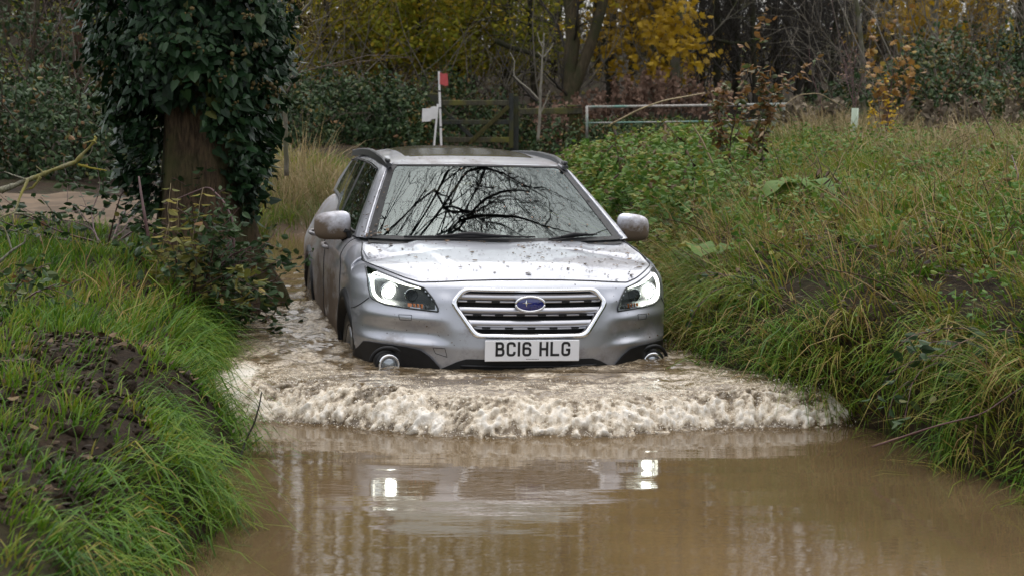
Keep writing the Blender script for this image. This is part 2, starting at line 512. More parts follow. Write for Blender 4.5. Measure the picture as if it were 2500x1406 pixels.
mx = new(n, "ShaderNodeMixRGB"); l.new(fmx.outputs[0], mx.inputs[0]); l.new(rc.outputs[0], mx.inputs[1])
l.new(fcol.outputs[0], mx.inputs[2])
l.new(mx.outputs[0], b.inputs["Base Color"])
rr = new(n, "ShaderNodeMapRange"); rr.inputs["To Min"].default_value = .035; rr.inputs["To Max"].default_value = .38
l.new(rg_.outputs[0], rr.inputs["Value"]); l.new(rr.outputs[0], b.inputs["Roughness"])
b.inputs["IOR"].default_value = 1.42
b1 = new(n, "ShaderNodeBump"); b1.inputs["Strength"].default_value = .030; b1.inputs["Distance"].default_value = .02
l.new(nb.outputs["Fac"], b1.inputs["Height"])
b2 = new(n, "ShaderNodeBump"); b2.inputs["Distance"].default_value = .016
l.new(nf.outputs["Fac"], b2.inputs["Height"]); l.new(rg_.outputs[0], b2.inputs["Strength"]); l.new(b1.outputs[0], b2.inputs["Normal"])
l.new(b2.outputs[0], b.inputs["Normal"])
o = mesh_np("water", np.stack([WX, WYd, Z], -1).reshape(-1, 3), grid_faces(*WX.shape), m_water, attrs={"foam": foam.ravel()})
tag(o, kind="structure")

# droplets and ragged splashes thrown up along the crest of the bow wave
rng = np.random.default_rng(5)
ico = np.array([(0, 0, 1), (.894, 0, .447), (.276, .851, .447), (-.724, .526, .447), (-.724, -.526, .447), (.276, -.851, .447),
                (.724, .526, -.447), (-.276, .851, -.447), (-.894, 0, -.447), (-.276, -.851, -.447), (.724, -.526, -.447), (0, 0, -1)])
icf = np.array([(0, 1, 2), (0, 2, 3), (0, 3, 4), (0, 4, 5), (0, 5, 1), (1, 6, 2), (2, 7, 3), (3, 8, 4), (4, 9, 5), (5, 10, 1),
                (2, 6, 7), (3, 7, 8), (4, 8, 9), (5, 9, 10), (1, 10, 6), (6, 11, 7), (7, 11, 8), (8, 11, 9), (9, 11, 10), (10, 11, 6)])
def blobs(C, S, rng, jitter=.35):
    N = len(C)
    V = ico[None] * (1 + jitter * rng.normal(size=(N, 12, 1))) * S[:, None, None] * (1 + .4 * rng.normal(size=(N, 1, 3))) + C[:, None]
    F = (icf[None] + (np.arange(N) * 12)[:, None, None]).reshape(-1, 3)
    return V.reshape(-1, 3), F
N = 9000
dx = rng.uniform(-1.4, 1.75, N); dsv = np.abs(rng.normal(.12, .14, N)) - .04
dsv[:250] = rng.uniform(.3, .7, 250)
dy = wave_foot(dx) + dsv
hz = LOW + np.interp(dsv, [-.25, -.03, 0, .03, .08, .16, .26, .40, .62], [0, .002, .012, .045, .095, .145, .172, .176, .165])
dzv = hz + np.abs(rng.normal(0, .026, N)) - .004
sz = .0010 + .0034 * rng.random(N) ** 3.5
ok = (dx > xl(dy) + .05) & (dx < xr(dy) - .03)
V, F = blobs(np.stack([dx, dy, dzv], -1)[ok], sz[ok], rng)
m_spray = simple("aerated spray", (.72, .66, .56), .2, spec=.5)
o = mesh_np("spray", V, F, m_spray)
tag(o, "beige and white spray thrown up along the crest of the bow wave", "water spray", kind="stuff")

# ------------------------------------------------------------------ the car
# car space: x to the image right, y back from the front bumper, z up from the wheels' ground
def car_paint(name, base):
    m = bpy.data.materials.new(name)
    t, n, l, b = nt(m)
    tc = new(n, "ShaderNodeTexCoord")
    sep = new(n, "ShaderNodeSeparateXYZ"); l.new(tc.outputs["Object"], sep.inputs[0])
    # mud: thick low down behind the front wheel, thinning upwards, speckles everywhere
    hz = new(n, "ShaderNodeMapRange"); hz.inputs["From Min"].default_value = .30; hz.inputs["From Max"].default_value = 1.15
    hz.inputs["To Min"].default_value = .34; hz.inputs["To Max"].default_value = -.06
    l.new(sep.outputs["Z"], hz.inputs["Value"])
    fy = new(n, "ShaderNodeMapRange"); fy.inputs["From Min"].default_value = .75; fy.inputs["From Max"].default_value = 1.5
    fy.inputs["To Min"].default_value = -.15; fy.inputs["To Max"].default_value = .16
    l.new(sep.outputs["Y"], fy.inputs["Value"])
    mp = new(n, "ShaderNodeMapping"); mp.inputs["Scale"].default_value = (1, .45, 1.1); l.new(tc.outputs["Object"], mp.inputs[0])
    na = new(n, "ShaderNodeTexNoise"); na.inputs["Scale"].default_value = 5; na.inputs["Detail"].default_value = 10; na.inputs["Roughness"].default_value = .72
    l.new(mp.outputs[0], na.inputs["Vector"])
    a1 = new(n, "ShaderNodeMath", operation='ADD'); l.new(na.outputs["Fac"], a1.inputs[0]); l.new(hz.outputs[0], a1.inputs[1])
    a2 = new(n, "ShaderNodeMath", operation='ADD'); l.new(a1.outputs[0], a2.inputs[0]); l.new(fy.outputs[0], a2.inputs[1])
    rm = ramp(n, [(.56, (0, 0, 0)), (.86, (1, 1, 1))]); l.new(a2.outputs[0], rm.inputs[0])
    ns = new(n, "ShaderNodeTexNoise"); ns.inputs["Scale"].default_value = 92; ns.inputs["Detail"].default_value = 3
    l.new(mp.outputs[0], ns.inputs["Vector"])
    nd = new(n, "ShaderNodeTexNoise"); nd.inputs["Scale"].default_value = 6; l.new(tc.outputs["Object"], nd.inputs["Vector"])
    sp = new(n, "ShaderNodeMath", operation='MULTIPLY_ADD'); l.new(nd.outputs["Fac"], sp.inputs[0]); sp.inputs[1].default_value = .22; l.new(ns.outputs["Fac"], sp.inputs[2])
    rs = ramp(n, [(.82, (0, 0, 0)), (.86, (.8, .8, .8))]); l.new(sp.outputs[0], rs.inputs[0])
    mxx = new(n, "ShaderNodeMath", operation='MAXIMUM'); l.new(rm.outputs[0], mxx.inputs[0]); l.new(rs.outputs[0], mxx.inputs[1])
    mc = new(n, "ShaderNodeMixRGB"); l.new(mxx.outputs[0], mc.inputs[0]); mc.inputs[1].default_value = (*base, 1); mc.inputs[2].default_value = (.115, .080, .052, 1)
    l.new(mc.outputs[0], b.inputs["Base Color"])
    inv = new(n, "ShaderNodeMath", operation='SUBTRACT'); inv.inputs[0].default_value = 1; l.new(mxx.outputs[0], inv.inputs[1])
    me = new(n, "ShaderNodeMath", operation='MULTIPLY'); l.new(inv.outputs[0], me.inputs[0]); me.inputs[1].default_value = .82
    l.new(me.outputs[0], b.inputs["Metallic"])
    cw_ = new(n, "ShaderNodeMath", operation="MULTIPLY"); l.new(inv.outputs[0], cw_.inputs[0]); cw_.inputs[1].default_value = .85
    l.new(cw_.outputs[0], b.inputs["Coat Weight"])
    ro = new(n, "ShaderNodeMapRange"); ro.inputs["To Min"].default_value = .40; ro.inputs["To Max"].default_value = .85
    l.new(mxx.outputs[0], ro.inputs["Value"]); l.new(ro.outputs[0], b.inputs["Roughness"])
    b.inputs["Coat Roughness"].default_value = .06
    b.inputs["Coat IOR"].default_value = 1.5
    return m
M_paint = car_paint("muddy silver paint", (.41, .42, .46))
M_mirror = simple("mirror shell", (.6, .6, .65), .4, metal=.8, coat=1.0)
M_black = simple("black plastic", (.010, .010, .011), .5, noise=.3, scale=30, spec=.3)
M_matt = simple("matt black", (.006, .006, .006), .8)
M_rail = simple("grey roof rail", (.045, .047, .05), .42, metal=.3)
M_chrome = simple("chrome", (.78, .78, .80), .09, metal=1.0)
M_slat = simple("satin grille bar", (.42, .42, .45), .3, metal=.9)
M_rubber = simple("wet tyre rubber", (.012, .012, .012), .35)
M_rim = simple("alloy", (.35, .35, .36), .3, metal=.9)
M_led = simple("lit daytime light", (.9, .95, .85), .3, emit=(1.0, 1.0, .86), estr=1.7)
M_proj = simple("lit headlamp", (1, 1, 1), .2, emit=(1.0, 1.0, .90), estr=15)
M_bowl = simple("headlamp reflector", (.34, .36, .37), .25, metal=1.0)
M_house = simple("headlamp housing", (.022, .025, .026), .45, metal=.3)
M_amber = simple("amber indicator", (.55, .15, .02), .2, coat=.5)
M_blue = simple("badge blue", (.012, .018, .16), .15, coat=1.0)
M_white = simple("white plate", (.74, .74, .76), .35, spec=.4)
M_ink = simple("plate black", (.008, .008, .01), .4)
M_seat = simple("dark upholstery", (.02, .02, .022), .8)
M_foglens = simple("fog lens", (.30, .32, .34), .2, metal=.8)
M_gap = simple("panel gap", (.01, .01, .012), .8)

def glass(name, tint, ior, through, rough=0.0):
    m = bpy.data.materials.new(name)
    m.use_nodes = True
    t = m.node_tree; n = t.nodes; l = t.links
    n.remove(n["Principled BSDF"])
    tr = new(n, "ShaderNodeBsdfTransparent"); tr.inputs[0].default_value = (*tint, 1)
    gl = new(n, "ShaderNodeBsdfGlossy"); gl.inputs["Roughness"].default_value = rough; gl.inputs[0].default_value = (.82, .92, .90, 1)
    fr = new(n, "ShaderNodeFresnel"); fr.inputs["IOR"].default_value = ior
    mx = new(n, "ShaderNodeMixShader")
    l.new(fr.outputs[0], mx.inputs[0]); l.new(tr.outputs[0], mx.inputs[1]); l.new(gl.outputs[0], mx.inputs[2])
    l.new(mx.outputs[0], n["Material Output"].inputs["Surface"])
    return m
M_screen = glass("windscreen glass", (.26, .32, .30), 1.57, .3)
M_side = glass("tinted side glass", (.06, .07, .07), 1.75, .1)
M_lens = glass("headlamp lens", (.93, .95, .95), 1.22, .9)

# pose found from the photograph: turned 11 degrees, rolled a little towards the right bank
CAR = empty("estate_car", (.096, 9.7, -.45), (0, R(1.3), R(11)))
CAR["label"] = "silver estate car with muddy sides wading through the brown ford, headlights on"
CAR["category"] = "car"

BODY_W, FRONT_L, EXP_N, LEN = .925, .72, 2.3, 4.80
def yc_of(z): return np.interp(z, [.2, .35, .45, .55, .65, .80, .88, .905, .94], [.11, .035, .012, .0, .008, .032, .062, .085, .125])
def ztop_front(x): return np.interp(np.abs(x), [0, .2, .37, .5, .62, .70, .77, .84, .93], [.921, .919, .912, .902, .892, .908, .928, .946, .962])
def ztop_side(y): return np.interp(y, [.5, .75, 1.1, 1.3, 2.5, 3.5, 4.8], [.948, .962, 1.03, 1.045, 1.06, 1.085, 1.12])
def w_of(z): return np.interp(z, [.2, .35, .5, .65, .8, .95, 1.12], [.86, .90, .922, .926, .925, .915, .90])
def roll(h, Rr, d):
    k = np.clip((Rr - h) / Rr, 0, .985)
    return d * (1 - np.sqrt(1 - k * k)) / (1 - math.sqrt(1 - .985 ** 2))
def sculpt(x, z):
    ax = np.abs(x)
    w = sstep(.42, .58, ax) * (1 - sstep(.86, .92, ax))
    return w * (-.022 * np.exp(-((z - .705) / .034) ** 2) + .020 * np.exp(-((z - .62) / .04) ** 2) - .016 * np.exp(-((z - .562) / .018) ** 2)) \
        + .012 * sstep(.46, .36, ax) * 0 - .010 * np.exp(-((ax - .47) / .05) ** 2) * sstep(.58, .7, z) * (1 - sstep(.8, .86, z))
def front_y(x, z):
    """depth of the front skin at a place seen from ahead"""
    x = np.asarray(x, dtype=float); z = np.asarray(z, dtype=float)
    h = np.maximum(ztop_front(x) - z, 0)
    d = roll(h, .10, .045)
    q = np.clip(np.abs(x) / (w_of(z) - d), 0, .9999) ** EXP_N
    return yc_of(z) + FRONT_L * (1 - np.sqrt(1 - q)) + sculpt(x, z)

phi = np.linspace(0, 1, 62)[:-1]
ys_side = np.concatenate([np.arange(.80, 4.35, .028)])
pr = np.linspace(0, 1, 18)
NS, NR, NF = len(phi), len(pr), 58
fl = np.linspace(0, 1, NF) ** .85
ncol = NS + len(ys_side) + NR
half = np.zeros((NF, ncol, 3))
for j, f_ in enumerate(fl):
    # front
    zb = .22
    a = phi * math.pi / 2
    xg = BODY_W * np.sin(a) ** (2 / EXP_N)
    zt = ztop_front(np.minimum(xg, .9))
    z = zb + f_ * (zt - zb)
    d = roll(np.maximum(zt - z, 0), .10, .045 + .02 * sstep(.6, 1, phi))
    W = w_of(z) - d
    x = W * np.sin(a) ** (2 / EXP_N)
    y = yc_of(z) + FRONT_L * (1 - np.cos(a)) + sculpt(x, z)
    half[j, :NS] = np.stack([x, y, z], -1)
    # side
    zt = ztop_side(ys_side); z = zb + f_ * (zt - zb)
    d = roll(np.maximum(zt - z, 0), .12, .065 + .03 * sstep(.8, 1.15, ys_side))
    W = w_of(z) - d - .13 * sstep(.72, 1.10, z) * sstep(2.1, 4.2, ys_side) - .035 * ((np.maximum(ys_side - 2.4, 0)) / 2.4) ** 2 + .006 * np.exp(-((z - .93) / .03) ** 2)
    half[j, NS:NS + len(ys_side)] = np.stack([W, ys_side, z], -1)
    # rear
    a = pr * math.pi / 2
    W0 = W[-1]; y0 = ys_side[-1] + .03
    zt = 1.12; z = zb + f_ * (zt - zb)
    yr = 4.80 - .05 * f_
    half[j, NS + len(ys_side):] = np.stack([W0 * np.cos(a) ** .8, y0 + (yr - y0) * np.sin(a), np.full(NR, z)], -1)
mir = half[:, 1:].copy(); mir[..., 0] *= -1
full = np.concatenate([mir[:, ::-1], half], axis=1)            # from rear right round the front to rear left
IC = mir.shape[1]                                              # column of the front centre

def grid_normals(P, outward_from):
    du = np.gradient(P, axis=1); dv = np.gradient(P, axis=0)
    N = np.cross(du, dv); N /= np.linalg.norm(N, axis=-1)[..., None] + 1e-12
    s = np.sign(((P - np.asarray(outward_from)) * N).sum(-1).mean())
    return N * (s if s else 1), (s if s else 1)

def grid_part(name, P, mask, mat, parent, outward_from=(0, 2.4, .6), normals=True, NN=None):
    n_, m_ = P.shape[:2]
    if NN is None: NN, s = grid_normals(P, outward_from)
    else: NN, s = NN
    F = grid_faces(n_, m_).reshape(n_ - 1, m_ - 1, 4)[mask]
    if s < 0: F = F[:, ::-1]
    used, inv = np.unique(F, return_inverse=True)
    V = P.reshape(-1, 3)[used]
    return mesh_np(name, V, inv.reshape(F.shape), mat, parent, True, None, NN.reshape(-1, 3)[used] if normals else None)

# wheel arches: pull the nearest ring of points onto the circle, then drop what lies inside
WHEELS = [(.95, .335), (3.69, .335)]
RA = .395
sx = full[..., 0]; yy = full[..., 1]; zz = full[..., 2]
drop_v = np.zeros(full.shape[:2], bool)
for wy_, wz_ in WHEELS:
    dy_ = yy - wy_; dz_ = zz - wz_; rr_ = np.hypot(dy_, dz_)
    near_ = (np.abs(rr_ - RA) < .015) & (np.abs(sx) > .6)
    scale_ = np.where(near_, RA / np.maximum(rr_, 1e-6), 1)
    yy[...] = wy_ + dy_ * scale_; zz[...] = wz_ + dz_ * scale_
fc = .25 * (full[:-1, :-1] + full[1:, :-1] + full[:-1, 1:] + full[1:, 1:])
hole = np.zeros(fc.shape[:2], bool)
for wy_, wz_ in WHEELS:
    hole |= (np.hypot(fc[..., 1] - wy_, fc[..., 2] - wz_) < RA) & (np.abs(fc[..., 0]) > .6)
NB = grid_normals(full, (0, 2.4, .6))

# outlines on the front, one half, as (x, z)
HL_X = np.array([.503, .53, .57, .652, .77, .838, .852]); HL_T = np.array([.757, .815, .866, .887, .921, .945, .935]); HL_B = np.array([.746, .748, .750, .754, .760, .784, .86])
def hl_span(ax): return np.interp(ax, HL_X, HL_B), np.interp(ax, HL_X, HL_T)
GR_Z = np.array([.615, .797, .876]); GR_O = np.array([.313, .440, .375])
GI_Z = np.array([.640, .797, .855]); GI_I = np.array([.292, .407, .353])
ax = np.abs(fc[..., 0]); az = fc[..., 2]
infront = fc[..., 1] < .75
lo, hi = hl_span(ax)
m_hl = infront & (ax > .515) & (ax < .845) & (az > lo + .004) & (az < hi - .004)
m_gr = infront & (az > .628) & (az < .866) & (ax < np.interp(az, GR_Z, GR_O) - .015)
shut = np.interp(ax, [.6, .86, .93], [.80, .785, .69])
keep = ~hole & ~m_hl & ~m_gr
is_bump = (fc[..., 1] < .68) & ((ax < .50) | (az < shut)) & (ax < .935)
is_fdoor = (fc[..., 1] > 1.30) & (fc[..., 1] < 2.40) & (az > .36) & (ax > .5)
is_rdoor = (fc[..., 1] > 2.40) & (fc[..., 1] < 3.42) & (az > .36) & (ax > .5)
left = fc[..., 0] > 0
grid_part("bumper", full, keep & is_bump, M_paint, CAR, NN=NB)
grid_part("body", full, keep & ~is_bump & ~is_fdoor & ~is_rdoor, M_paint, CAR, NN=NB)
doors = []
for sgn in (False, True):
    for msk in (is_fdoor, is_rdoor):
        doors.append((sgn, grid_part("door", full, keep & msk & (left == sgn), M_paint, CAR, NN=NB)))
# handles
for (sgn, d), yh in zip(doors, (2.22, 3.22, 2.22, 3.22)):
    s_ = 1 if sgn else -1
    h = MB()
    h.tube([(s_ * .905, yh - .10, .905), (s_ * .945, yh - .085, .91), (s_ * .95, yh, .913), (s_ * .945, yh + .085, .915), (s_ * .905, yh + .10, .915)], .014, 8)
    h.build("handle", M_paint, d)

# bonnet: a shallow dome spanning the top edge of the ring from side to side
top = half[-1]
jt = np.where(top[:, 1] <= 1.36)[0]
U = np.linspace(-1, 1, 81)
bx = U[None] * top[jt, 0][:, None]
by = np.repeat(top[jt, 1][:, None], len(U), 1)
# rows near the front all start at the curved front edge, so lay the rows along it
hood_c = lambda y: np.interp(y, [.12, .2, .4, .7, 1.0, 1.3, 1.4], [.921, .944, .978, 1.012, 1.045, 1.072, 1.08])
def hood_edge_z(y): return np.interp(y, top[:, 1], top[:, 2])
def hood_edge_x(y): return np.interp(y, top[:, 1], top[:, 0])
vv = np.linspace(0, 1, 70) ** 1.15
xs_h = np.linspace(-1, 1, 97)
y_front_edge = lambda x: np.interp(np.abs(x), top[:NS + 4, 0], top[:NS + 4, 1])
HP = np.zeros((len(vv), len(xs_h), 3))
for i_, v in enumerate(vv):
    yb = 1.36
    for _ in range(1):
        # row v: y runs from the front edge to the cowl for every column
        hx = np.sign(xs_h) * np.abs(xs_h)
        x0 = hx * .865                      # columns at the front edge
        yf = y_front_edge(np.minimum(np.abs(x0), .8655))
        y = yf + (yb - yf) * v
        xe = hood_edge_x(np.maximum(y, .11))
        x = np.where(np.abs(hx) > 0, hx * np.minimum(.865, xe), 0)
        x = hx * (.865 + (np.interp(yb, top[:, 1], top[:, 0]) - .865) * v)
        x = np.sign(x) * np.minimum(np.abs(x), xe)
        u = np.abs(x) / np.maximum(xe, 1e-3)
        ze = hood_edge_z(np.maximum(y, top[0, 1]))
        zc_ = hood_c(y)
        # blend from the curved front edge height
        zfe = np.interp(np.abs(x), top[:NS + 4, 0], top[:NS + 4, 2])
        z = ze + (zc_ - ze) * (1 - np.clip(u, 0, 1) ** 2.4)
        cr = np.interp(y, [.15, 1.2], [.33, .56])
        z = z + .010 * sstep(cr + .035, cr - .035, np.abs(x)) * sstep(.14, .45, y) - .012 * np.exp(-(x / .22) ** 2) * sstep(.5, 1.1, y)
        w0 = sstep(.05, 0, v)
        z = z * (1 - w0) + zfe * w0
        HP[i_] = np.stack([x, y, z], -1)
grid_part("bonnet", HP, np.ones((len(vv) - 1, len(xs_h) - 1), bool), M_paint, CAR, outward_from=(0, .7, 0))
def hood_z(x, y):
    xe = hood_edge_x(y); u = abs(x) / xe; ze = hood_edge_z(y)
    cr = np.interp(y, [.15, 1.2], [.33, .56])
    return ze + (hood_c(y) - ze) * (1 - min(u, 1) ** 2.4) + .010 * sstep(cr + .035, cr - .035, abs(x)) * sstep(.14, .45, y) - .012 * math.exp(-(x / .22) ** 2) * sstep(.5, 1.1, y)

# panel gaps
def gap_tube(*a):
    g_ = MB(); g_.tube(*a); g_.build('panel_gap', M_gap, CAR)
e = top[(top[:, 1] < 1.25)]
line = np.concatenate([e[::-1] * [-1, 1, 1], e[1:]])
gap_tube(line + [0, -.001, .0015], .0032, 6)
for s_ in (-1, 1):
    xs_ = np.linspace(.845, .922, 10); zs_ = np.interp(xs_, [.845, .93], [.785, .69])
    gap_tube(np.stack([s_ * xs_, front_y(xs_, zs_) - .001, zs_], -1), .003, 6)
    for yd in (1.30, 2.40):
        ii = np.argmin(np.abs(half[0, :, 1] - yd))
        seg = half[8:, ii] * [s_, 1, 1] + [s_ * .001, 0, 0]
        gap_tube(seg, .0035, 6)
    # headlamp washer flap and towing eye cover
    for poly in ([(.640, .720), (.706, .716), (.700, .688), (.643, .690), (.640, .720)],) + (([(.530, .548), (.468, .548), (.455, .500), (.515, .517), (.530, .548)],) if s_ < 0 else ()):
        P2 = np.concatenate([np.linspace(poly[k], poly[k + 1], 8)[:-1] for k in range(len(poly) - 1)] + [np.array([poly[-1]])])
        gap_tube(np.stack([s_ * P2[:, 0], front_y(P2[:, 0], P2[:, 1]) - .0005, P2[:, 1]], -1), .0016, 5)

# greenhouse rings, from belt line to roof edge
NG = 44
gv = np.linspace(0, 1, NG)
uf = np.linspace(0, 1, 40)
us_ = np.linspace(0, 1, 76)[1:]
ub = np.linspace(0, 1, 14)[1:]
gh = np.zeros((NG, len(uf) + len(us_) + len(ub), 3))
for j, g_ in enumerate(gv):
    w = .838 + (.598 - .838) * (g_ ** 1.08) - .045 * sstep(.9, 1, g_) * .6
    wf = w - .055                                       # front pane ends at the pillar's inner edge
    yf = 1.00 + (1.735 - 1.00) * g_
    x = uf * w
    yfront = yf + .15 * uf ** 2.4 + .05 * sstep(.9, 1.0, uf)
    zf0 = 1.045 + .012 * uf ** 2; zf1 = 1.480 - .012 * uf ** 2
    zf = zf0 + (zf1 - zf0) * g_
    gh[j, :len(uf)] = np.stack([x, yfront, zf], -1)
    ys0 = yfront[-1]; yend = 4.72 + (4.18 - 4.72) * g_
    y = ys0 + (yend - ys0) * us_
    yb_ = 1.20 + (4.72 - 1.20) * us_
    z0 = ztop_side(yb_); z0 = zf0[-1] + (z0 - zf0[-1]) * sstep(0, .08, us_)
    z1 = np.interp(y, [1.9, 2.3, 2.7, 3.2, 3.7, 4.3], [1.468, 1.490, 1.492, 1.478, 1.455, 1.41])
    tb = .03 * np.maximum(y - 3.0, 0) + (.14 - .09 * g_) * sstep(2.1, 4.2, y) * (1 - .5 * g_)
    gh[j, len(uf):len(uf) + len(us_)] = np.stack([w - tb, y, z0 + (z1 - z0) * g_], -1)
    a = ub * math.pi / 2
    wr = (w - tb[-1])
    gh[j, len(uf) + len(us_):] = np.stack([wr * np.cos(a), yend + .07 * np.sin(a), np.full(len(ub), z0[-1] + (z1[-1] - z0[-1]) * g_)], -1)
ghm = gh[:, 1:].copy(); ghm[..., 0] *= -1
G = np.concatenate([ghm[:, ::-1], gh], axis=1)
NG_ = grid_normals(G, (0, 2.6, 1.0))
ncf = G.shape[1]; c0 = ghm.shape[1]
ci = np.abs(np.arange(ncf - 1) + .5 - c0)                # column distance from the centre
ci = np.repeat(ci[None], NG - 1, 0)
gi = np.repeat(((gv[:-1] + gv[1:]) / 2)[:, None], ncf - 1, 1)
ufront = ci / (len(uf) - 1)
uside = (ci - (len(uf) - 1)) / len(us_)
w_screen = (ufront < .925) & (gi < .975)
in_side = (uside > 0) & (uside < 1)
def win(a, b_, lo=.07, hi=.90): return in_side & (uside > a) & (uside < b_) & (gi > lo) & (gi < hi)
wins = [win(.035, .335), win(.375, .655), win(.69, .93, .12, .86)]
pillar_mask = ~w_screen & ~(wins[0] | wins[1] | wins[2])
rear_glass = (uside > 1.02) & (gi > .2) & (gi < .9)
bpil = in_side & ((uside > .335) & (uside < .375) | (uside > .655) & (uside < .69)) & (gi > .07) & (gi < .9)
grid_part("pillar_frame", G, pillar_mask & ~rear_glass & ~bpil, M_paint, CAR, NN=NG_)
for q0_, q1_ in ((.335, .375), (.655, .69)):
    for sgn in (0, 1):
        grid_part("window_pillar", G, bpil & (uside > q0_) & (uside < q1_) & ((np.arange(ncf - 1)[None] > c0) == bool(sgn)), M_black, CAR, NN=NG_)
ws = grid_part("windscreen", G, w_screen, M_screen, CAR, NN=NG_)
for wmask in wins:
    for sgn in (0, 1):
        mm = wmask & ((np.arange(ncf - 1)[None] > c0) == bool(sgn))
        grid_part("window", G, mm, M_side, CAR, NN=NG_)
grid_part("rear_window", G, rear_glass, M_side, CAR, NN=NG_)
# black border round the windscreen, set just proud of it
fr = MB()
def gpt(uu, gg, off=.004):
    """point on the greenhouse front at fraction uu across (-1..1) and gg up"""
    col = c0 + uu * (len(uf) - 1)
    j0 = int(np.clip(math.floor(col), 0, ncf - 2)); fx_ = col - j0
    r0 = gg * (NG - 1); i0 = int(np.clip(math.floor(r0), 0, NG - 2)); fy_ = r0 - i0
    p = (G[i0, j0] * (1 - fx_) + G[i0, j0 + 1] * fx_) * (1 - fy_) + (G[i0 + 1, j0] * (1 - fx_) + G[i0 + 1, j0 + 1] * fx_) * fy_
    nn = NG_[0][i0, j0]
    return p + nn * off
for s_ in (-1, 1):
    fr.grid(np.array([[gpt(s_ * a, g_, .003) for a in (.875, .93)] for g_ in np.linspace(.0, .985, 30)]))
fr.grid(np.array([[gpt(a, g_, .0035) for a in np.linspace(-.93, .93, 40)] for g_ in (0.0, .045)]))
fr.grid(np.array([[gpt(a, g_, .0035) for a in np.linspace(-.93, .93, 40)] for g_ in (.962, .985)]))
fr.build("border", M_black, ws)
# bright lip along the pillars beside the glass
for s_ in (-1, 1):
    lp = MB()
    lp.tube([gpt(s_ * .945, g_, .006) for g_ in np.linspace(.01, 1.0, 24)], .0075, 6)
    lp.build("pillar_trim", M_paint, CAR)
# window line trim
for s_ in (-1, 1):
    tr = MB()
    cols = [int(c0 + s_ * ((len(uf) - 1) + q * len(us_))) for q in np.linspace(.03, .95, 40)]
    cols = [min(max(c_, 0), ncf - 1) for c_ in cols]
    tr.tube([G[2, c_] + NG_[0][2, c_] * .004 for c_ in cols], .008, 6)
    tr.tube([G[int(.9 * (NG - 1)), c_] + NG_[0][int(.9 * (NG - 1)), c_] * .004 for c_ in cols], .006, 6)
    tr.build("window_trim", M_black if s_ > 0 else M_black, CAR)

# roof
rv = np.linspace(0, 1, 60); ru = np.linspace(-1, 1, 49)
topring = gh[-1]
RP = np.zeros((60, 49, 3))
for i_, v in enumerate(rv):
    xw = topring[0:len(uf), 0]
    x_edge = topring[len(uf) - 1, 0]
    yfr = np.interp(np.abs(ru) * x_edge, xw, topring[:len(uf), 1])
    y = yfr + (4.22 - yfr) * v
    edge_x = np.interp(y, topring[len(uf) - 1:len(uf) + len(us_), 1], topring[len(uf) - 1:len(uf) + len(us_), 0])
    x = ru * edge_x
    ze = np.interp(y, topring[len(uf) - 1:len(uf) + len(us_), 1], topring[len(uf) - 1:len(uf) + len(us_), 2])
    zfr = np.interp(np.abs(ru) * x_edge, xw, topring[:len(uf), 2])
    zcn = np.interp(y, [1.73, 2.1, 2.6, 3.2, 3.8, 4.25], [1.480, 1.523, 1.548, 1.540, 1.505, 1.45])
    z = ze + (zcn - ze) * (1 - np.abs(ru) ** 2.6)
    k_ = sstep(.06, 0, v)
    RP[i_] = np.stack([x, y, z * (1 - k_) + zfr * k_], -1)
rvc = (rv[:-1] + rv[1:]) / 2; ruc = (ru[:-1] + ru[1:]) / 2
RVC, RUC = np.meshgrid(rvc, ruc, indexing='ij')
sunm = (RVC > .115) & (RVC < .60) & (np.abs(RUC) < .74) & ~((RVC < .14) & (np.abs(RUC) > .69))
NRf = grid_normals(RP, (0, 2.9, 0))
grid_part("roof", RP, ~sunm, M_paint, CAR, NN=NRf)
M_sunroof = simple("sunroof glass", (.020, .016, .012), .16, spec=.3)
grid_part("sunroof", RP, sunm, M_sunroof, CAR, NN=NRf)

# roof rails: flat bars curving down to a foot at each end
for s_ in (-1, 1):
    rl = MB()
    yq = np.linspace(1.80, 4.05, 46)
    xq = np.interp(yq, [1.8, 2.2, 4.05], [.573, .590, .560])
    base = np.interp(yq, [1.8, 2.3, 2.7, 3.2, 3.7, 4.1], [1.474, 1.503, 1.508, 1.495, 1.47, 1.44])
    lift = .020 * sstep(1.80, 2.08, yq) * sstep(4.05, 3.75, yq)
    prof = [(-.018, -.03), (-.016, .022), (-.009, .030), (.009, .030), (.016, .022), (.018, -.03)]
    Pq = np.array([[(s_ * (xq[i_] + px_), yq[i_], base[i_] + lift[i_] * .35 + pz_ * (.30 + .7 * min(1, lift[i_] / .03)) - .012) for px_, pz_ in prof] for i_ in range(len(yq))])
    rl.grid(Pq, wrap=True)
    for e_ in (0, -1):
        rl.add(Pq[e_], np.array([list(range(6))]))
    for yf_ in (1.86, 2.9, 3.98):
        rl.box((s_ * np.interp(yf_, yq, xq), yf_, np.interp(yf_, yq, base) + .01), (.026, .10, .022), bevel=.006)
    o = rl.build("roof_rail", M_rail, CAR); smooth_flat_angle(o, 30)

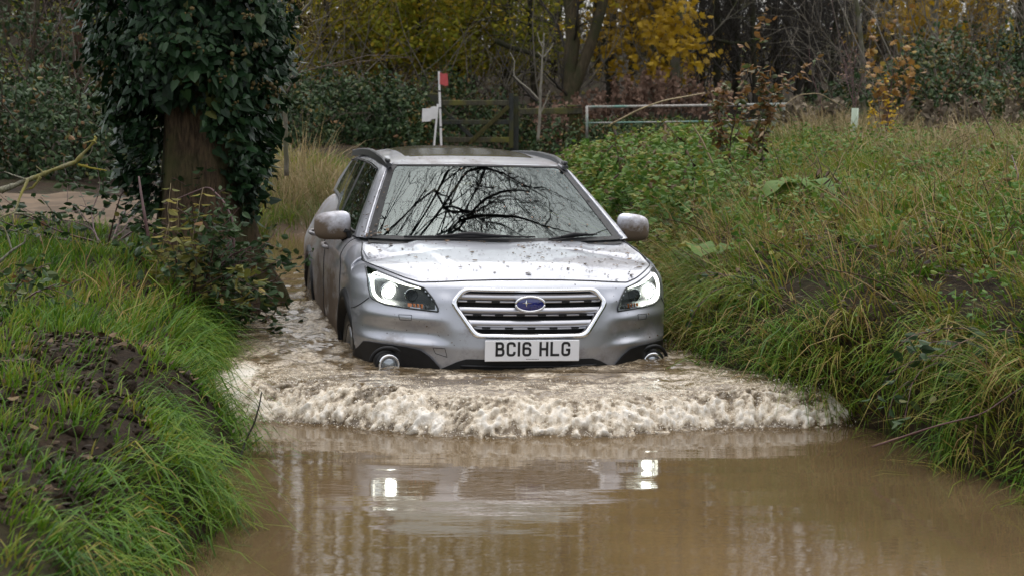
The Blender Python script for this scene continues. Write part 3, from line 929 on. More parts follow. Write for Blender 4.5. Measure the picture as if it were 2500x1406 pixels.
# headlights
def hl_pt(x, z, off): return np.array([x, float(front_y(abs(x), z)) + off, z])
for s_ in (-1, 1):
    # housing: a bowl pressed in behind the lens
    nx_, nz_ = 36, 14
    ug = np.linspace(.506, .849, nx_); vg = np.linspace(0, 1, nz_)
    HPt = np.zeros((nz_, nx_, 3))
    for a_ in range(nz_):
        lo_, hi_ = hl_span(ug)
        z = lo_ + (hi_ - lo_) * vg[a_]
        depth = .055 * np.minimum(1, 6 * vg[a_] * (1 - vg[a_]) * 1.2) * np.minimum(1, 9 * (ug - .506) / .343) * np.minimum(1, 9 * (.849 - ug) / .343 + .05)
        HPt[a_] = np.stack([s_ * ug, front_y(ug, z) + .002 + depth, z], -1)
    hb = MB(); hb.grid(HPt)
    HL = hb.build("headlight", M_house, CAR)
    # lens
    LPt = np.zeros((nz_, nx_, 3))
    for a_ in range(nz_):
        lo_, hi_ = hl_span(ug)
        z = lo_ + (hi_ - lo_) * vg[a_]
        LPt[a_] = np.stack([s_ * ug, front_y(ug, z) - .004, z], -1)
    lb = MB(); lb.grid(LPt); lb.build("lens", M_lens, HL)
    # dark rim hiding the joint
    rim = np.concatenate([LPt[0], LPt[1:-1, -1], LPt[-1][::-1], LPt[1:-1, 0][::-1]])
    rb = MB(); rb.tube(rim, .0045, 6, closed=True); rb.build("rim", M_house, HL)
    # C of daytime light
    key = np.array([(.588, .862), (.66, .873), (.74, .896), (.806, .916), (.822, .902), (.828, .86), (.822, .808), (.80, .783), (.765, .772), (.718, .768)])
    ks = np.linspace(0, len(key) - 1, 60)
    kx = np.interp(ks, range(len(key)), key[:, 0]); kz = np.interp(ks, range(len(key)), key[:, 1])
    kk = np.ones(5) / 5
    kx[2:-2] = np.convolve(kx, kk, 'valid'); kz[2:-2] = np.convolve(kz, kk, 'valid')
    taper = np.interp(ks, [0, 2, 4, 7, 9], [.003, .0080, .0098, .0092, .005])
    led = MB(); led.tube(np.stack([s_ * kx, front_y(kx, kz) + .010, kz], -1), taper, 8); led.build("daytime_light", M_led, HL)
    # projector
    cxp, czp = s_ * .738, .826
    cyp = float(front_y(.738, .826))
    pj = MB(); pj.lathe((cxp, cyp + .058, czp), (0, -1, 0), [(.030, -.03), (.052, -.012), (.057, .012), (.054, .026), (.049, .026), (.046, .012), (.044, 0)]); pj.build("reflector", M_bowl, HL)
    pj = MB(); pj.lathe((cxp, cyp + .052, czp), (0, -1, 0), [(.037, 0), (.032, .011), (.022, .019), (.010, .023), (.0005, .024)]); pj.build("lamp", M_proj, HL)
    # inner chrome bowl and amber indicator
    pj = MB(); pj.lathe((s_ * .635, float(front_y(.635, .822)) + .050, .822), (0, -1, 0), [(.004, -.02), (.02, -.012), (.032, .005), (.036, .022), (.033, .024)]); pj.build("reflector", M_bowl, HL)
    for k_ in range(5):
        xk = .556 + .019 * k_
        pj = MB() if k_ == 0 else pj
        pj.box((s_ * xk, float(front_y(xk, .768)) + .016, .767), (.007, .02, .022), bevel=.002)
    pj.build("ridge", M_bowl, HL)
    pj = MB()
    xk = np.linspace(.575, .655, 10)
    pj.grid(np.array([np.stack([s_ * xk, front_y(xk, zq) + .020, np.full(10, zq)], -1) for zq in (.756, .765, .778)]))
    pj.build("indicator", M_amber, HL)

# grille
gr = MB()
gx_ = np.linspace(-1, 1, 41)
def g_half(z): return np.interp(z, GI_Z, GI_I)
def bar(z0_, z1_, dep, bulge, zc=None):
    rows = []
    for f_ in np.linspace(0, 1, 7):
        z = z0_ + (z1_ - z0_) * f_
        hwid = g_half(z) + .006
        x = gx_ * hwid
        rows.append(np.stack([x, front_y(x, np.full_like(x, z)) + dep - bulge * math.sin(math.pi * (.12 + .76 * f_)), np.full_like(x, z)], -1))
    gr.grid(np.array(rows))
    rows = [rows[0], rows[0] + [0, .03, -.0005]]
    gr.grid(np.array(rows))
for z0_, z1_ in ((.8165, .8485), (.744, .7755), (.673, .7065)):
    bar(z0_, z1_, .014, .016)
for zc_ in (.8065, .7345, .6655):
    bar(zc_ - .0065, zc_ + .0065, .022, .006)
GRILLE = gr.build("grille", M_slat, CAR)
bk = MB()
bk.grid(np.array([np.stack([gx_ * g_half(z) * 1.04, front_y(gx_ * g_half(z) * 1.04, np.full(41, z)) + .05, np.full(41, z)], -1) for z in np.linspace(.62, .875, 9)]))
bk.build("grille_backing", M_matt, GRILLE)
vt = MB()
for zc_, nh in ((.8065, 5), (.7345, 5), (.6655, 5)):
    hw_ = g_half(zc_)
    xsv = np.linspace(-.82, .82, 6) * hw_ if zc_ > .7 else np.linspace(-.80, .80, 5) * hw_
    for xv in xsv:
        if zc_ > .8 and abs(xv + .012) < .12: continue
        L_ = .021 if zc_ > .7 else .021
        q = np.linspace(-1, 1, 9)
        zz_ = zc_ + np.zeros(9)
        P_ = [np.stack([xv + q * (L_ + .004 - abs(sg) * .004), front_y(xv + q * L_, zz_) + .012, zz_ + sg * .0052], -1) for sg in (-1, -.4, .4, 1)]
        vt.grid(np.array(P_))
vt.build("slot", M_matt, GRILLE)
# chrome surround, a raised six-sided band with eased corners
def hexloop(zz3, hw3, n_c=7, r=.03):
    pts = [(-hw3[2], zz3[2]), (hw3[2], zz3[2]), (hw3[1], zz3[1]), (hw3[0], zz3[0]), (-hw3[0], zz3[0]), (-hw3[1], zz3[1])]
    pts = np.array(pts); out = []
    for k in range(6):
        p, a_, c_ = pts[k], pts[k - 1], pts[(k + 1) % 6]
        d1 = (a_ - p) / np.linalg.norm(a_ - p); d2 = (c_ - p) / np.linalg.norm(c_ - p)
        p0, p2 = p + d1 * r, p + d2 * r
        for q in np.linspace(0, 1, n_c):
            out.append((1 - q) ** 2 * p0 + 2 * q * (1 - q) * p + q * q * p2)
        nxt = c_ + (p - c_) / np.linalg.norm(p - c_) * r
        for q in np.linspace(0, 1, 10)[1:-1]:
            out.append(p2 + (nxt - p2) * q)
    return np.array(out)
lo_ = hexloop(np.array([.612, .797, .878]), np.array([.316, .443, .377]))
li_ = hexloop(np.array([.640, .797, .857]), np.array([.294, .409, .354]))
loops_ = []
for q, off in ((0, .010), (.0, -.010), (.15, -.018), (.6, -.016), (.92, -.004), (1, .03)):
    p = lo_ * (1 - q) + li_ * q
    loops_.append(np.stack([p[:, 0], front_y(p[:, 0], p[:, 1]) + off, p[:, 1]], -1))
sb = MB(); sb.grid(np.array(loops_), wrap=True)
sb.build("surround", M_chrome, GRILLE)

# badge: blue oval, chrome rim, one large and five small four-pointed stars
bxc, bzc = -.012, .7985
byc = float(front_y(0, .80)) - .022
bd = MB()
th = np.linspace(0, 2 * math.pi, 49)[:-1]
bd.grid(np.array([[(bxc + .078 * r_ * math.cos(a), byc + .004 - .006 * (1 - r_ * r_), bzc + .037 * r_ * math.sin(a)) for a in th] for r_ in (1, .8, .6, .4, .2, .01)]), wrap=True)
BADGE = bd.build("badge", M_blue, CAR)
bd = MB(); bd.tube([(bxc + .081 * math.cos(a), byc + .002, bzc + .040 * math.sin(a)) for a in th], .0065, 8, closed=True)
bd.grid(np.array([[(bxc + .084 * math.cos(a), byc + .004 + o_, bzc + .043 * math.sin(a)) for a in th] for o_ in (0, .03)]), wrap=True)
bd.build("rim", M_chrome, BADGE)
st = MB()
def star(x, z, rx_, rz_):
    pts = []
    for k in range(8):
        a = k * math.pi / 4
        r_ = 1 if k % 2 == 0 else .22
        pts.append((bxc + x + rx_ * r_ * math.cos(a), byc - .0045, bzc + z + rz_ * r_ * math.sin(a)))
    V = np.array(pts + [(bxc + x, byc - .0095, bzc + z)])
    st.add(V, np.array([[k, (k + 1) % 8, 8] for k in range(8)]))
star(-.022, .006, .036, .020)
for x, z, r_ in ((.048, .009, .012), (.024, -.003, .010), (.056, -.004, .009), (.003, -.017, .012), (.040, -.017, .010)):
    star(x, z, r_, r_ * .9)
st.build("stars", M_chrome, BADGE, smooth=False)

# number plate with raised characters
py_ = -.030
pzc = .549; pxc = -.003
nb = MB(); nb.box((pxc, py_ + .003, pzc), (.525, .006, .116), bevel=.003)
PLATE = nb.build("number_plate", M_white, CAR); smooth_flat_angle(PLATE, 30)
hd = MB(); hd.box((pxc, py_ + .022, pzc), (.50, .03, .10), bevel=.003); hd.build("plate_holder", M_black, PLATE)
lt = MB()
CH, CW, SW = .079, .050, .0135
ylet = py_ - .0012
def poly_stroke(pts, w=SW, closed=False):
    """flat band of constant width along a polyline, mitred corners"""
    P = np.array(pts, dtype=float); n_ = len(P)
    L_, R_ = [], []
    for k in range(n_):
        if closed: a_, b_ = P[k - 1], P[(k + 1) % n_]
        else: a_, b_ = P[max(k - 1, 0)], P[min(k + 1, n_ - 1)]
        d1 = P[k] - a_; d2 = b_ - P[k]
        if np.linalg.norm(d1) < 1e-9: d1 = d2
        if np.linalg.norm(d2) < 1e-9: d2 = d1
        d1 = d1 / np.linalg.norm(d1); d2 = d2 / np.linalg.norm(d2)
        n1 = np.array([-d1[1], d1[0]]); n2 = np.array([-d2[1], d2[0]])
        m_ = n1 + n2; m_ /= np.linalg.norm(m_)
        m_ = m_ / max(.5, m_ @ n1)
        L_.append(P[k] + m_ * w / 2); R_.append(P[k] - m_ * w / 2)
    L_, R_ = np.array(L_), np.array(R_)
    V = np.concatenate([L_, R_]); V3 = np.stack([V[:, 0], np.full(len(V), ylet), V[:, 1]], -1)
    m = n_ if closed else n_ - 1
    lt.add(V3, np.array([[k, (k + 1) % n_, n_ + (k + 1) % n_, n_ + k] for k in range(m)]))
h_, w_, q_ = CH, CW, SW / 2
def arc(cx_, cz_, r_, a0, a1, n_=7): return [(cx_ + r_ * math.cos(R(a)), cz_ + r_ * math.sin(R(a))) for a in np.linspace(a0, a1, n_)]
def glyph(c, x, z):
    rr_ = .013
    tr_ = lambda pts: [(x + a_, z + b_) for a_, b_ in pts]
    if c == 'B':
        poly_stroke(tr_([(q_, 0), (q_, h_)]))
        poly_stroke(tr_([(0, h_ - q_)] + arc(w_ - q_ - rr_ - .003, h_ - q_ - rr_, rr_, 90, 0) + arc(w_ - q_ - rr_ - .003, h_ / 2 + rr_ + .001, rr_, 0, -90) + [(q_, h_ / 2 + .001)]))
        poly_stroke(tr_([(q_, h_ / 2 + .001)] + arc(w_ - q_ - rr_, h_ / 2 - rr_ + .001, rr_, 90, 0) + arc(w_ - q_ - rr_, q_ + rr_, rr_, 0, -90) + [(0, q_)]))
    elif c in 'CG':
        up = [(w_ - q_, h_ - .026)] + arc(w_ - q_ - rr_, h_ - q_ - rr_, rr_, 0, 90) + arc(q_ + rr_, h_ - q_ - rr_, rr_, 90, 180)
        dn = arc(q_ + rr_, q_ + rr_, rr_, 180, 270) + arc(w_ - q_ - rr_, q_ + rr_, rr_, 270, 360)
        if c == 'C': poly_stroke(tr_(up + dn + [(w_ - q_, .026)]))
        else:
            poly_stroke(tr_(up + dn + [(w_ - q_, h_ * .46)]))
            poly_stroke(tr_([(w_, h_ * .46 - q_ * .2), (w_ * .52, h_ * .46 - q_ * .2)]))
    elif c == '1':
        poly_stroke(tr_([(q_, 0), (q_, h_)]))
    elif c == '6':
        poly_stroke(tr_([(w_ - q_, h_ - .024)] + arc(w_ - q_ - rr_, h_ - q_ - rr_, rr_, 0, 90) + arc(q_ + rr_, h_ - q_ - rr_, rr_, 90, 180) + arc(q_ + rr_, q_ + rr_, rr_, 180, 270) + arc(w_ - q_ - rr_, q_ + rr_, rr_, 270, 360) + arc(w_ - q_ - rr_, h_ * .55 - rr_, rr_, 0, 90) + [(q_, h_ * .55)]))
    elif c == 'H':
        poly_stroke(tr_([(q_, 0), (q_, h_)])); poly_stroke(tr_([(w_ - q_, 0), (w_ - q_, h_)])); poly_stroke(tr_([(q_, h_ / 2), (w_ - q_, h_ / 2)]))
    elif c == 'L':
        poly_stroke(tr_([(q_, h_), (q_, q_), (w_, q_)]))
xcur = pxc - .2045
for c in "BC16 HLG":
    if c == ' ': xcur += .033; continue
    glyph(c, xcur, pzc - .030)
    xcur += (.014 if c == '1' else CW) + .0115
lt.build("lettering", M_ink, PLATE, smooth=False)
sm = MB()
for k in range(9):
    sm.add([(pxc - .034 + k * .008, ylet, pzc - .047), (pxc - .028 + k * .008, ylet, pzc - .047), (pxc - .028 + k * .008, ylet, pzc - .044), (pxc - .034 + k * .008, ylet, pzc - .044)], np.array([[0, 1, 2, 3]]))
sm.build("small_print", M_gap, PLATE, smooth=False)

# lower air intake, fog lamp corners
def patch(name, xs, bot, topz, off, mat, s_=1, nz_=8, parent=CAR, lip=True):
    xs = np.asarray(xs, dtype=float)
    rows = []
    for f_ in np.linspace(0, 1, nz_):
        z = bot + (topz - bot) * f_
        rows.append(np.stack([s_ * xs, front_y(xs, z) + off, z], -1))
    P_ = np.array(rows)
    mb = MB(); mb.grid(P_)
    if lip:
        rim_ = np.concatenate([P_[0], P_[1:-1, -1], P_[-1][::-1], P_[1:-1, 0][::-1]])
        mb.grid(np.array([rim_, rim_ + [0, .03, 0]]), wrap=True)
    o_ = mb.build(name, mat, parent); smooth_flat_angle(o_, 40)
    return o_
xi = np.linspace(-.60, .60, 50)
IN = patch("air_intake", xi, np.full(50, .24), np.interp(np.abs(xi), [0, .352, .40, .475, .60], [.494, .494, .478, .438, .36]), -.003, M_matt, lip=False)
il = MB()
for zq in (.455, .415, .375):
    xq = np.linspace(-.38, .38, 30)
    il.tube(np.stack([xq, front_y(xq, np.full(30, zq)) - .004, np.full(30, zq)], -1), .008, 6)
il.build("intake_bar", M_black, IN)
for s_ in (-1, 1):
    xs_ = np.linspace(.492, .905, 40)
    tz = np.interp(xs_, [.492, .55, .595, .66, .737, .839, .872, .905], [.440, .502, .530, .541, .545, .543, .538, .47])
    FT = patch("bumper_trim", xs_, np.full(40, .23), tz, -.013, M_black, s_)
    fx_ = s_ * .752; fyv = float(front_y(.752, .43)); zf_ = .436
    fyv = fyv - .068
    fl_ = MB(); fl_.lathe((fx_, fyv, zf_), (0, -1, 0), [(.075, -.12), (.074, -.01), (.066, .004), (.050, .0)], 32); fl_.build("fog_bezel", M_black, FT)
    fl_ = MB(); fl_.lathe((fx_, fyv, zf_), (0, -1, 0), [(.050, -.02), (.061, .004), (.058, .013), (.050, .015), (.044, .006), (.040, -.01)], 32); FL = fl_.build("fog_light", M_chrome, CAR)
    fl_ = MB(); fl_.lathe((fx_, fyv, zf_), (0, -1, 0), [(.042, -.004), (.034, .006), (.02, .012), (.0005, .014)], 28); fl_.build("lens", M_foglens, FL)
    arch = MB()
    a = np.linspace(R(10), R(175), 24)
    arch.tube([(fx_ + .098 * math.cos(q), fyv - .004 + .05 * (abs(math.cos(q)) * (1 if math.cos(q) * s_ > 0 else -.4)), zf_ + .095 * math.sin(q)) for q in a], .011, 7)
    arch.build("fog_surround", M_black, FT)

# wing mirrors
m_mm = car_paint("muddy mirror paint", (.60, .61, .67))
for nd in m_mm.node_tree.nodes:
    if nd.type == 'MAP_RANGE' and abs(nd.inputs["From Max"].default_value - 1.15) < 1e-4:
        nd.inputs["From Min"].default_value = 1.0; nd.inputs["From Max"].default_value = 1.17
        nd.inputs["To Min"].default_value = .36; nd.inputs["To Max"].default_value = -.04
for s_ in (-1, 1):
    mb = MB()
    nu, nv = 26, 20
    P_ = np.zeros((nv, nu, 3))
    for a_ in range(nv):
        q = -1 + 2 * a_ / (nv - 1)
        for b2 in range(nu):
            th_ = 2 * math.pi * b2 / nu
            c_, s2 = math.cos(th_), math.sin(th_)
            se = lambda v_, p_: math.copysign(abs(v_) ** p_, v_)
            rr_ = (1 - abs(q) ** 3.2) ** .5
            x = .110 * se(c_, .55) * rr_; z = .087 * se(s2, .6) * rr_
            yv = q * (.062 + .02 * x * s_ / .1)
            z = z * (1 - .12 * (x * s_ / .110) * (1 if z < 0 else .35))
            P_[a_, b2] = (s_ * .953 + x, 1.52 + yv + .22 * abs(x) * 0 + .25 * (x * s_), 1.098 + z - .01 * (x * s_) / .1)
    mb.grid(P_, wrap=True)
    MI = mb.build("wing_mirror", m_mm, CAR)
    gm = MB(); gm.box((s_ * .955, 1.588, 1.098), (.165, .004, .125), bevel=.002); gm.build("mirror_glass", M_chrome, MI)
    ft = MB()
    ft.add([(s_ * .85, 1.42, 1.075), (s_ * .93, 1.50, 1.05), (s_ * .92, 1.55, 1.03), (s_ * .845, 1.52, .955), (s_ * .84, 1.40, .975), (s_ * .885, 1.47, 1.085)],
           np.array([[0, 1, 2], [0, 2, 3], [0, 3, 4], [5, 1, 0], [1, 5, 2], [5, 0, 4], [5, 4, 3], [5, 3, 2]]))
    o = ft.build("mirror_foot", M_black, MI, smooth=False)

# wheels
def wheel(s_, wy_, wz_):
    x0 = s_ * .80
    tb = MB()
    tb.lathe((x0, wy_, wz_), (s_, 0, 0), [(.215, -.10), (.30, -.112), (.328, -.10), (.337, -.06), (.337, .06), (.328, .098), (.30, .108), (.232, .100), (.226, .08)], 48)
    for k in range(44):
        a = 2 * math.pi * k / 44
        tb.box((x0, wy_ + .336 * math.cos(a), wz_ + .336 * math.sin(a)), (.16, .018, .012), rx=a + math.pi / 2)
    W_ = tb.build("wheel", M_rubber, CAR)
    smooth_flat_angle(W_, 40)
    rb = MB()
    rb.lathe((x0, wy_, wz_), (s_, 0, 0), [(.228, .085), (.222, .098), (.212, .092), (.205, .05), (.20, -.08)], 48)
    rb.lathe((x0, wy_, wz_), (s_, 0, 0), [(.001, .075), (.05, .078), (.062, .06), (.06, .02)], 20)
    for k in range(5):
        for d_ in (-.11, .11):
            a = 2 * math.pi * k / 5 + .3
            p0 = np.array([x0 + s_ * .068, wy_ + .05 * math.cos(a), wz_ + .05 * math.sin(a)])
            p1 = np.array([x0 + s_ * .085, wy_ + .212 * math.cos(a + d_), wz_ + .212 * math.sin(a + d_)])
            rb.tube([p0, p1], [.022, .016], 6)
    rb.build("rim", M_rim, W_)
for s_ in (-1, 1):
    for wy_, wz_ in WHEELS:
        wheel(s_, wy_, wz_)
        at_ = MB()
        a = np.linspace(R(-8), R(188), 50)
        rows = []
        xsd = lambda y, z: float(np.interp(y, [.55, .8, 4.2], [.0, .0, .0])) + .926
        def side_x(y, z):
            d_ = roll(np.maximum(ztop_side(y) - z, 0), .12, .09)
            q_ = np.clip((.80 - y) / .72, 0, 1)
            return (w_of(z) - d_ - .035 * ((max(y - 2.4, 0)) / 2.4) ** 2) * (1 - q_ ** 2) ** (1 / 2.3)
        for rr2, off in ((.375, -.10), (.380, .012), (.40, .018), (.438, .014), (.446, -.004)):
            row = []
            for q in a:
                y = wy_ + rr2 * math.cos(q); z = wz_ + rr2 * math.sin(q)
                row.append((s_ * (side_x(y, max(z, .22)) + off), y, z))
            rows.append(row)
        at_.grid(np.array(rows))
        at_.build("wheel_arch_trim", M_black, CAR)
        wl = MB()
        wl.grid(np.array([[(s_ * x_, wy_ + .39 * math.cos(q), wz_ + .39 * math.sin(q)) for q in a] for x_ in (.56, .86)]))
        wl.add([(s_ * .56, wy_ + .39 * math.cos(q), wz_ + .39 * math.sin(q)) for q in a], np.array([list(range(50))]))
        wl.build("wheel_well", M_matt, CAR)
    sl = MB()
    yq = np.linspace(1.36, 3.28, 20)
    sl.grid(np.array([[(s_ * (w_of(z) + o_), y, z) for y in yq] for z, o_ in ((.22, .0), (.24, .016), (.36, .016), (.385, .004), (.39, -.004))]))
    sl.build("sill_trim", M_black, CAR)
    # mud flap
    mf = MB(); mf.box((s_ * .80, 1.365, .28), (.22, .008, .26), bevel=.003); mf.build("mud_flap", M_matt, CAR)

# wipers lying at the foot of the screen
def ws_pt(x, g_, off):
    j = int(np.clip(g_ * (NG - 1), 0, NG - 2))
    w = gh[j, len(uf) - 1, 0]
    return gpt(x / w, g_, off)
for (xa, ga), (xb, gb), (xm, gm_) in (((-.57, .015), (.22, .040), (-.12, .085)), ((.30, .01), (.62, .055), (.50, .055))):
    wp = MB()
    q = np.linspace(0, 1, 30)
    wp.tube([ws_pt(xa + (xb - xa) * k, ga + (gb - ga) * k + .03 * math.sin(math.pi * k) * .4, .016) for k in q], .009 * np.interp(q, [0, .5, 1], [.8, 1.2, .6]), 6)
    wp.tube([ws_pt(xa + (xb - xa) * k, ga + (gb - ga) * k + (gm_ - .03) * math.exp(-((k - .5) / .14) ** 2) * .5, .026) for k in np.linspace(.25, .8, 20)], np.interp(np.linspace(0, 1, 20), [0, .5, 1], [.007, .015, .006]), 6)
    wp.build("wiper", M_black, CAR)
cw = MB()
cw.grid(np.array([[gpt(a_, 0, 0) + np.array([0, -.05 + .05 * r_, -.02 + .012 * r_]) for a_ in np.linspace(-.93, .93, 40)] for r_ in (0, 1)]))
cw.build("cowl", M_black, CAR)

# what shows faintly through the glass
db = MB()
xq = np.linspace(-.74, .74, 20)
db.grid(np.array([[(x, y + .14 * (abs(x) / .74) ** 2, z) for x in xq] for y, z in ((1.04, 1.03), (1.3, 1.055), (1.62, 1.05), (1.75, 1.0), (1.78, .7))]))
db.build("dashboard", M_seat, CAR)
sw = MB()
a = np.linspace(0, 2 * math.pi, 33)[:-1]
sw.tube([(-.37 + .185 * math.cos(q), 1.86 + .07 * math.sin(q), 1.0 + .17 * math.sin(q)) for q in a], .016, 8, closed=True)
for q in (R(0), R(180), R(270)):
    sw.tube([(-.37, 1.86, 1.0), (-.37 + .185 * math.cos(q), 1.86 + .07 * math.sin(q), 1.0 + .17 * math.sin(q))], .02, 6)
sw.build("steering_wheel", M_black, CAR)
for sx_, sy_ in ((-.37, 2.35), (.37, 2.35), (-.37, 3.25), (.37, 3.25)):
    sb = MB()
    sb.box((sx_, sy_ - .25, .62), (.50, .52, .16), bevel=.05)
    sb.box((sx_, sy_ + .08, .95), (.48, .14, .60), rx=R(-14), bevel=.05)
    S_ = sb.build("seat", M_seat, CAR)
    sb = MB(); sb.box((sx_, sy_ + .17, 1.30), (.26, .10, .17), rx=R(-10), bevel=.035); sb.build("headrest", M_seat, S_)
cf = MB()
cf.box((0, 2.7, .40), (1.6, 3.6, .06)); cf.build("cabin_floor", M_matt, CAR)

# leaf scraps stuck to the wet bonnet, roof and glass
rng = np.random.default_rng(11)
VV, FF, TT = [], [], []
cnt = 0
carM = None
def car_to_world(P):
    P = np.asarray(P, dtype=float)
    return P @ rot3(0, R(1.3), R(11)).T + np.array([.096, 9.7, -.45])
pts = []
for k in range(430):
    y = .16 + 1.0 * rng.random() ** .8; x = rng.uniform(-.8, .8)
    if rng.random() < .35: x = abs(x)
    if abs(x) > hood_edge_x(y) * .97 or y > 1.02 + .15 * (x / .74) ** 2: continue
    pts.append(((x, y, hood_z(x, y) + .003), np.array([0, -.14, 1]), rng.uniform(.004, .011) if rng.random() < .86 else rng.uniform(.013, .022)))
for k in range(46):
    i_ = rng.integers(2, 9); j_ = rng.integers(4, 45)
    if True: pts.append((RP[i_, j_] + [0, 0, .003], np.array([0, -.1, 1]), rng.uniform(.004, .010)))
for k in range(70):
    uu = rng.uniform(.3, .92) if rng.random() < .75 else rng.uniform(-.9, .9)
    pts.append((gpt(uu, rng.random() ** .8 * .93, .006), NG_[0][20, c0 + int(uu * 38)], rng.uniform(.004, .010)))
for k in range(60):
    s_ = -1 if rng.random() < .6 else 1
    pts.append((gpt(s_ * rng.uniform(.88, .99), rng.random() ** 1.2 * .9, .007), NG_[0][20, c0 + s_ * 37], rng.uniform(.005, .014)))
for uu, gg in ((-.85, .06), (-.80, .10), (-.82, .14), (-.88, .045)):
    pts.append((gpt(uu, gg, .008), NG_[0][5, c0 + int(uu * 38)], .022))
for k in range(60):
    x = rng.uniform(-.85, .85); z = rng.uniform(.56, .9)
    if hl_span(abs(x))[0] - .02 < z < hl_span(abs(x))[1] + .02 and abs(x) > .48: continue
    if abs(x) < .46 and .6 < z < .89: continue
    pts.append(((x, float(front_y(x, z)) - .003, z), np.array([0, -1, .2]), rng.uniform(.003, .007)))
for p, nn, s_ in pts:
    nn = np.asarray(nn) / np.linalg.norm(nn)
    a_ = np.cross(nn, rng.normal(size=3)); a_ /= np.linalg.norm(a_); b_ = np.cross(nn, a_)
    el = rng.uniform(.25, .9)
    k_ = 6
    ring = [np.asarray(p) + s_ * (rng.uniform(.6, 1.2) * math.cos(q) * a_ + el * rng.uniform(.5, 1.2) * math.sin(q) * b_) + nn * rng.uniform(0, .3) * s_ for q in np.arange(k_) * 2 * math.pi / k_]
    VV += ring + [np.asarray(p) + nn * s_ * .35]
    FF += [(cnt + q, cnt + (q + 1) % k_, cnt + k_) for q in range(k_)]
    TT += [rng.random()] * (k_ + 1); cnt += k_ + 1
m_scrap = tinted("wet leaf scraps", [(0, (.03, .02, .012)), (.6, (.075, .045, .022)), (1, (.17, .10, .045))], .5, transl=0)
o = mesh_np("leaf_scraps", car_to_world(VV), np.array(FF), m_scrap, None, False, {"tint": TT})
tag(o, "brown leaf scraps and mud flecks stuck on the silver bonnet, roof and windscreen", "leaf debris", kind="stuff")

# ------------------------------------------------------------------ plants: shared builders
def blades(name, P, N, L, W, head, lean, tint, mat, hang=None):
    """grass: P roots (n,3), N ground normals, L lengths, W widths, head azimuths, lean 0..1.5 how far they bow"""
    n_ = len(P)
    up = np.array([0, 0, 1.0])[None] * .75 + N * .25
    up /= np.linalg.norm(up, axis=1)[:, None]
    H = np.stack([np.cos(head), np.sin(head), np.zeros(n_)], -1)
    S = np.stack([-np.sin(head), np.cos(head), np.zeros(n_)], -1)
    tw = (RG.random(n_) - .5) * 2.2
    S = S * np.cos(tw)[:, None] + H * np.sin(tw)[:, None]
    st = np.array([0, .38, .72, 1.0])
    V = np.zeros((n_, 7, 3)); T = np.zeros((n_, 7))
    hang = np.zeros(n_) if hang is None else hang
    k = 0
    for i_, s_ in enumerate(st):
        rise = (1 - hang) * (s_ - .55 * lean * s_ ** 2.2) + hang * (.55 * s_ - 1.15 * s_ ** 2)
        outw = (1 - hang) * lean * (.25 * s_ + .65 * s_ ** 2) + hang * (.62 * s_ - .18 * s_ ** 2)
        c = P + up * (L * rise)[:, None] + H * (L * outw)[:, None]
        w = W * (1.0, .95, .65, 0)[i_] * .5
        if i_ < 3:
            V[:, k] = c - S * w[:, None]; V[:, k + 1] = c + S * w[:, None]; T[:, k] = T[:, k + 1] = tint; k += 2
        else:
            V[:, k] = c; T[:, k] = tint
    f = np.array([[0, 1, 3], [0, 3, 2], [2, 3, 5], [2, 5, 4], [4, 5, 6]])
    F = (f[None] + (np.arange(n_) * 7)[:, None, None]).reshape(-1, 3)
    o = mesh_np(name, V.reshape(-1, 3), F, mat, None, True, {"tint": T.ravel()})
    return o

RG = np.random.default_rng(77)
LEAF = {}
def _fan(pts, fold=.12):
    p = np.array(pts, dtype=float)
    V = np.concatenate([[[0, .45, 0]], np.stack([p[:, 0], p[:, 1], -fold * np.abs(p[:, 0])], -1)])
    n_ = len(p)
    return V, np.array([[0, 1 + k, 1 + (k + 1) % n_] for k in range(n_)])
LEAF['ovate'] = _fan([(0, 0), (.24, .18), (.30, .42), (.18, .75), (0, 1), (-.18, .75), (-.30, .42), (-.24, .18)], .35)
LEAF['ivy'] = _fan([(0, .06), (.22, -.08), (.46, .12), (.36, .34), (.30, .55), (0, 1.0), (-.30, .55), (-.36, .34), (-.46, .12), (-.22, -.08)], .30)
LEAF['maple'] = _fan([(0, 0), (.28, .02), (.22, .22), (.52, .38), (.30, .50), (.34, .78), (.12, .70), (0, 1.05), (-.12, .70), (-.34, .78), (-.30, .50), (-.52, .38), (-.22, .22), (-.28, .02)], .2)
LEAF['lance'] = _fan([(0, 0), (.13, .25), (.12, .55), (0, 1), (-.12, .55), (-.13, .25)], .4)
LEAF['card'] = (np.array([(0, 0, 0), (.33, .45, -.06), (0, 1, 0), (-.33, .45, -.06)], dtype=float), np.array([[0, 1, 2], [0, 2, 3]]))

def leaf_geo(P, D, Nn, S, shape):
    """P bases, D direction each leaf points, Nn rough facing normal, S sizes"""
    V0, F0 = LEAF[shape]
    D = D / (np.linalg.norm(D, axis=1)[:, None] + 1e-9)
    X = np.cross(D, Nn); X /= np.linalg.norm(X, axis=1)[:, None] + 1e-9
    Zz = np.cross(X, D)
    V = P[:, None] + S[:, None, None] * (V0[None, :, 0:1] * X[:, None] + V0[None, :, 1:2] * D[:, None] + V0[None, :, 2:3] * Zz[:, None])
    F = (F0[None] + (np.arange(len(P)) * len(V0))[:, None, None]).reshape(-1, 3)
    return V.reshape(-1, 3), F, len(V0)

def leaves(name, P, D, Nn, S, shape, tint, mat, parent=None):
    V, F, k = leaf_geo(np.asarray(P, float), np.asarray(D, float), np.asarray(Nn, float), np.asarray(S, float), shape)
    return mesh_np(name, V, F, mat, parent, False, {"tint": np.repeat(tint, k)})

def rdir(n_, rng=None, up=0.0):
    rng = rng or RG
    v = rng.normal(size=(n_, 3)); v[:, 2] += up
    return v / np.linalg.norm(v, axis=1)[:, None]

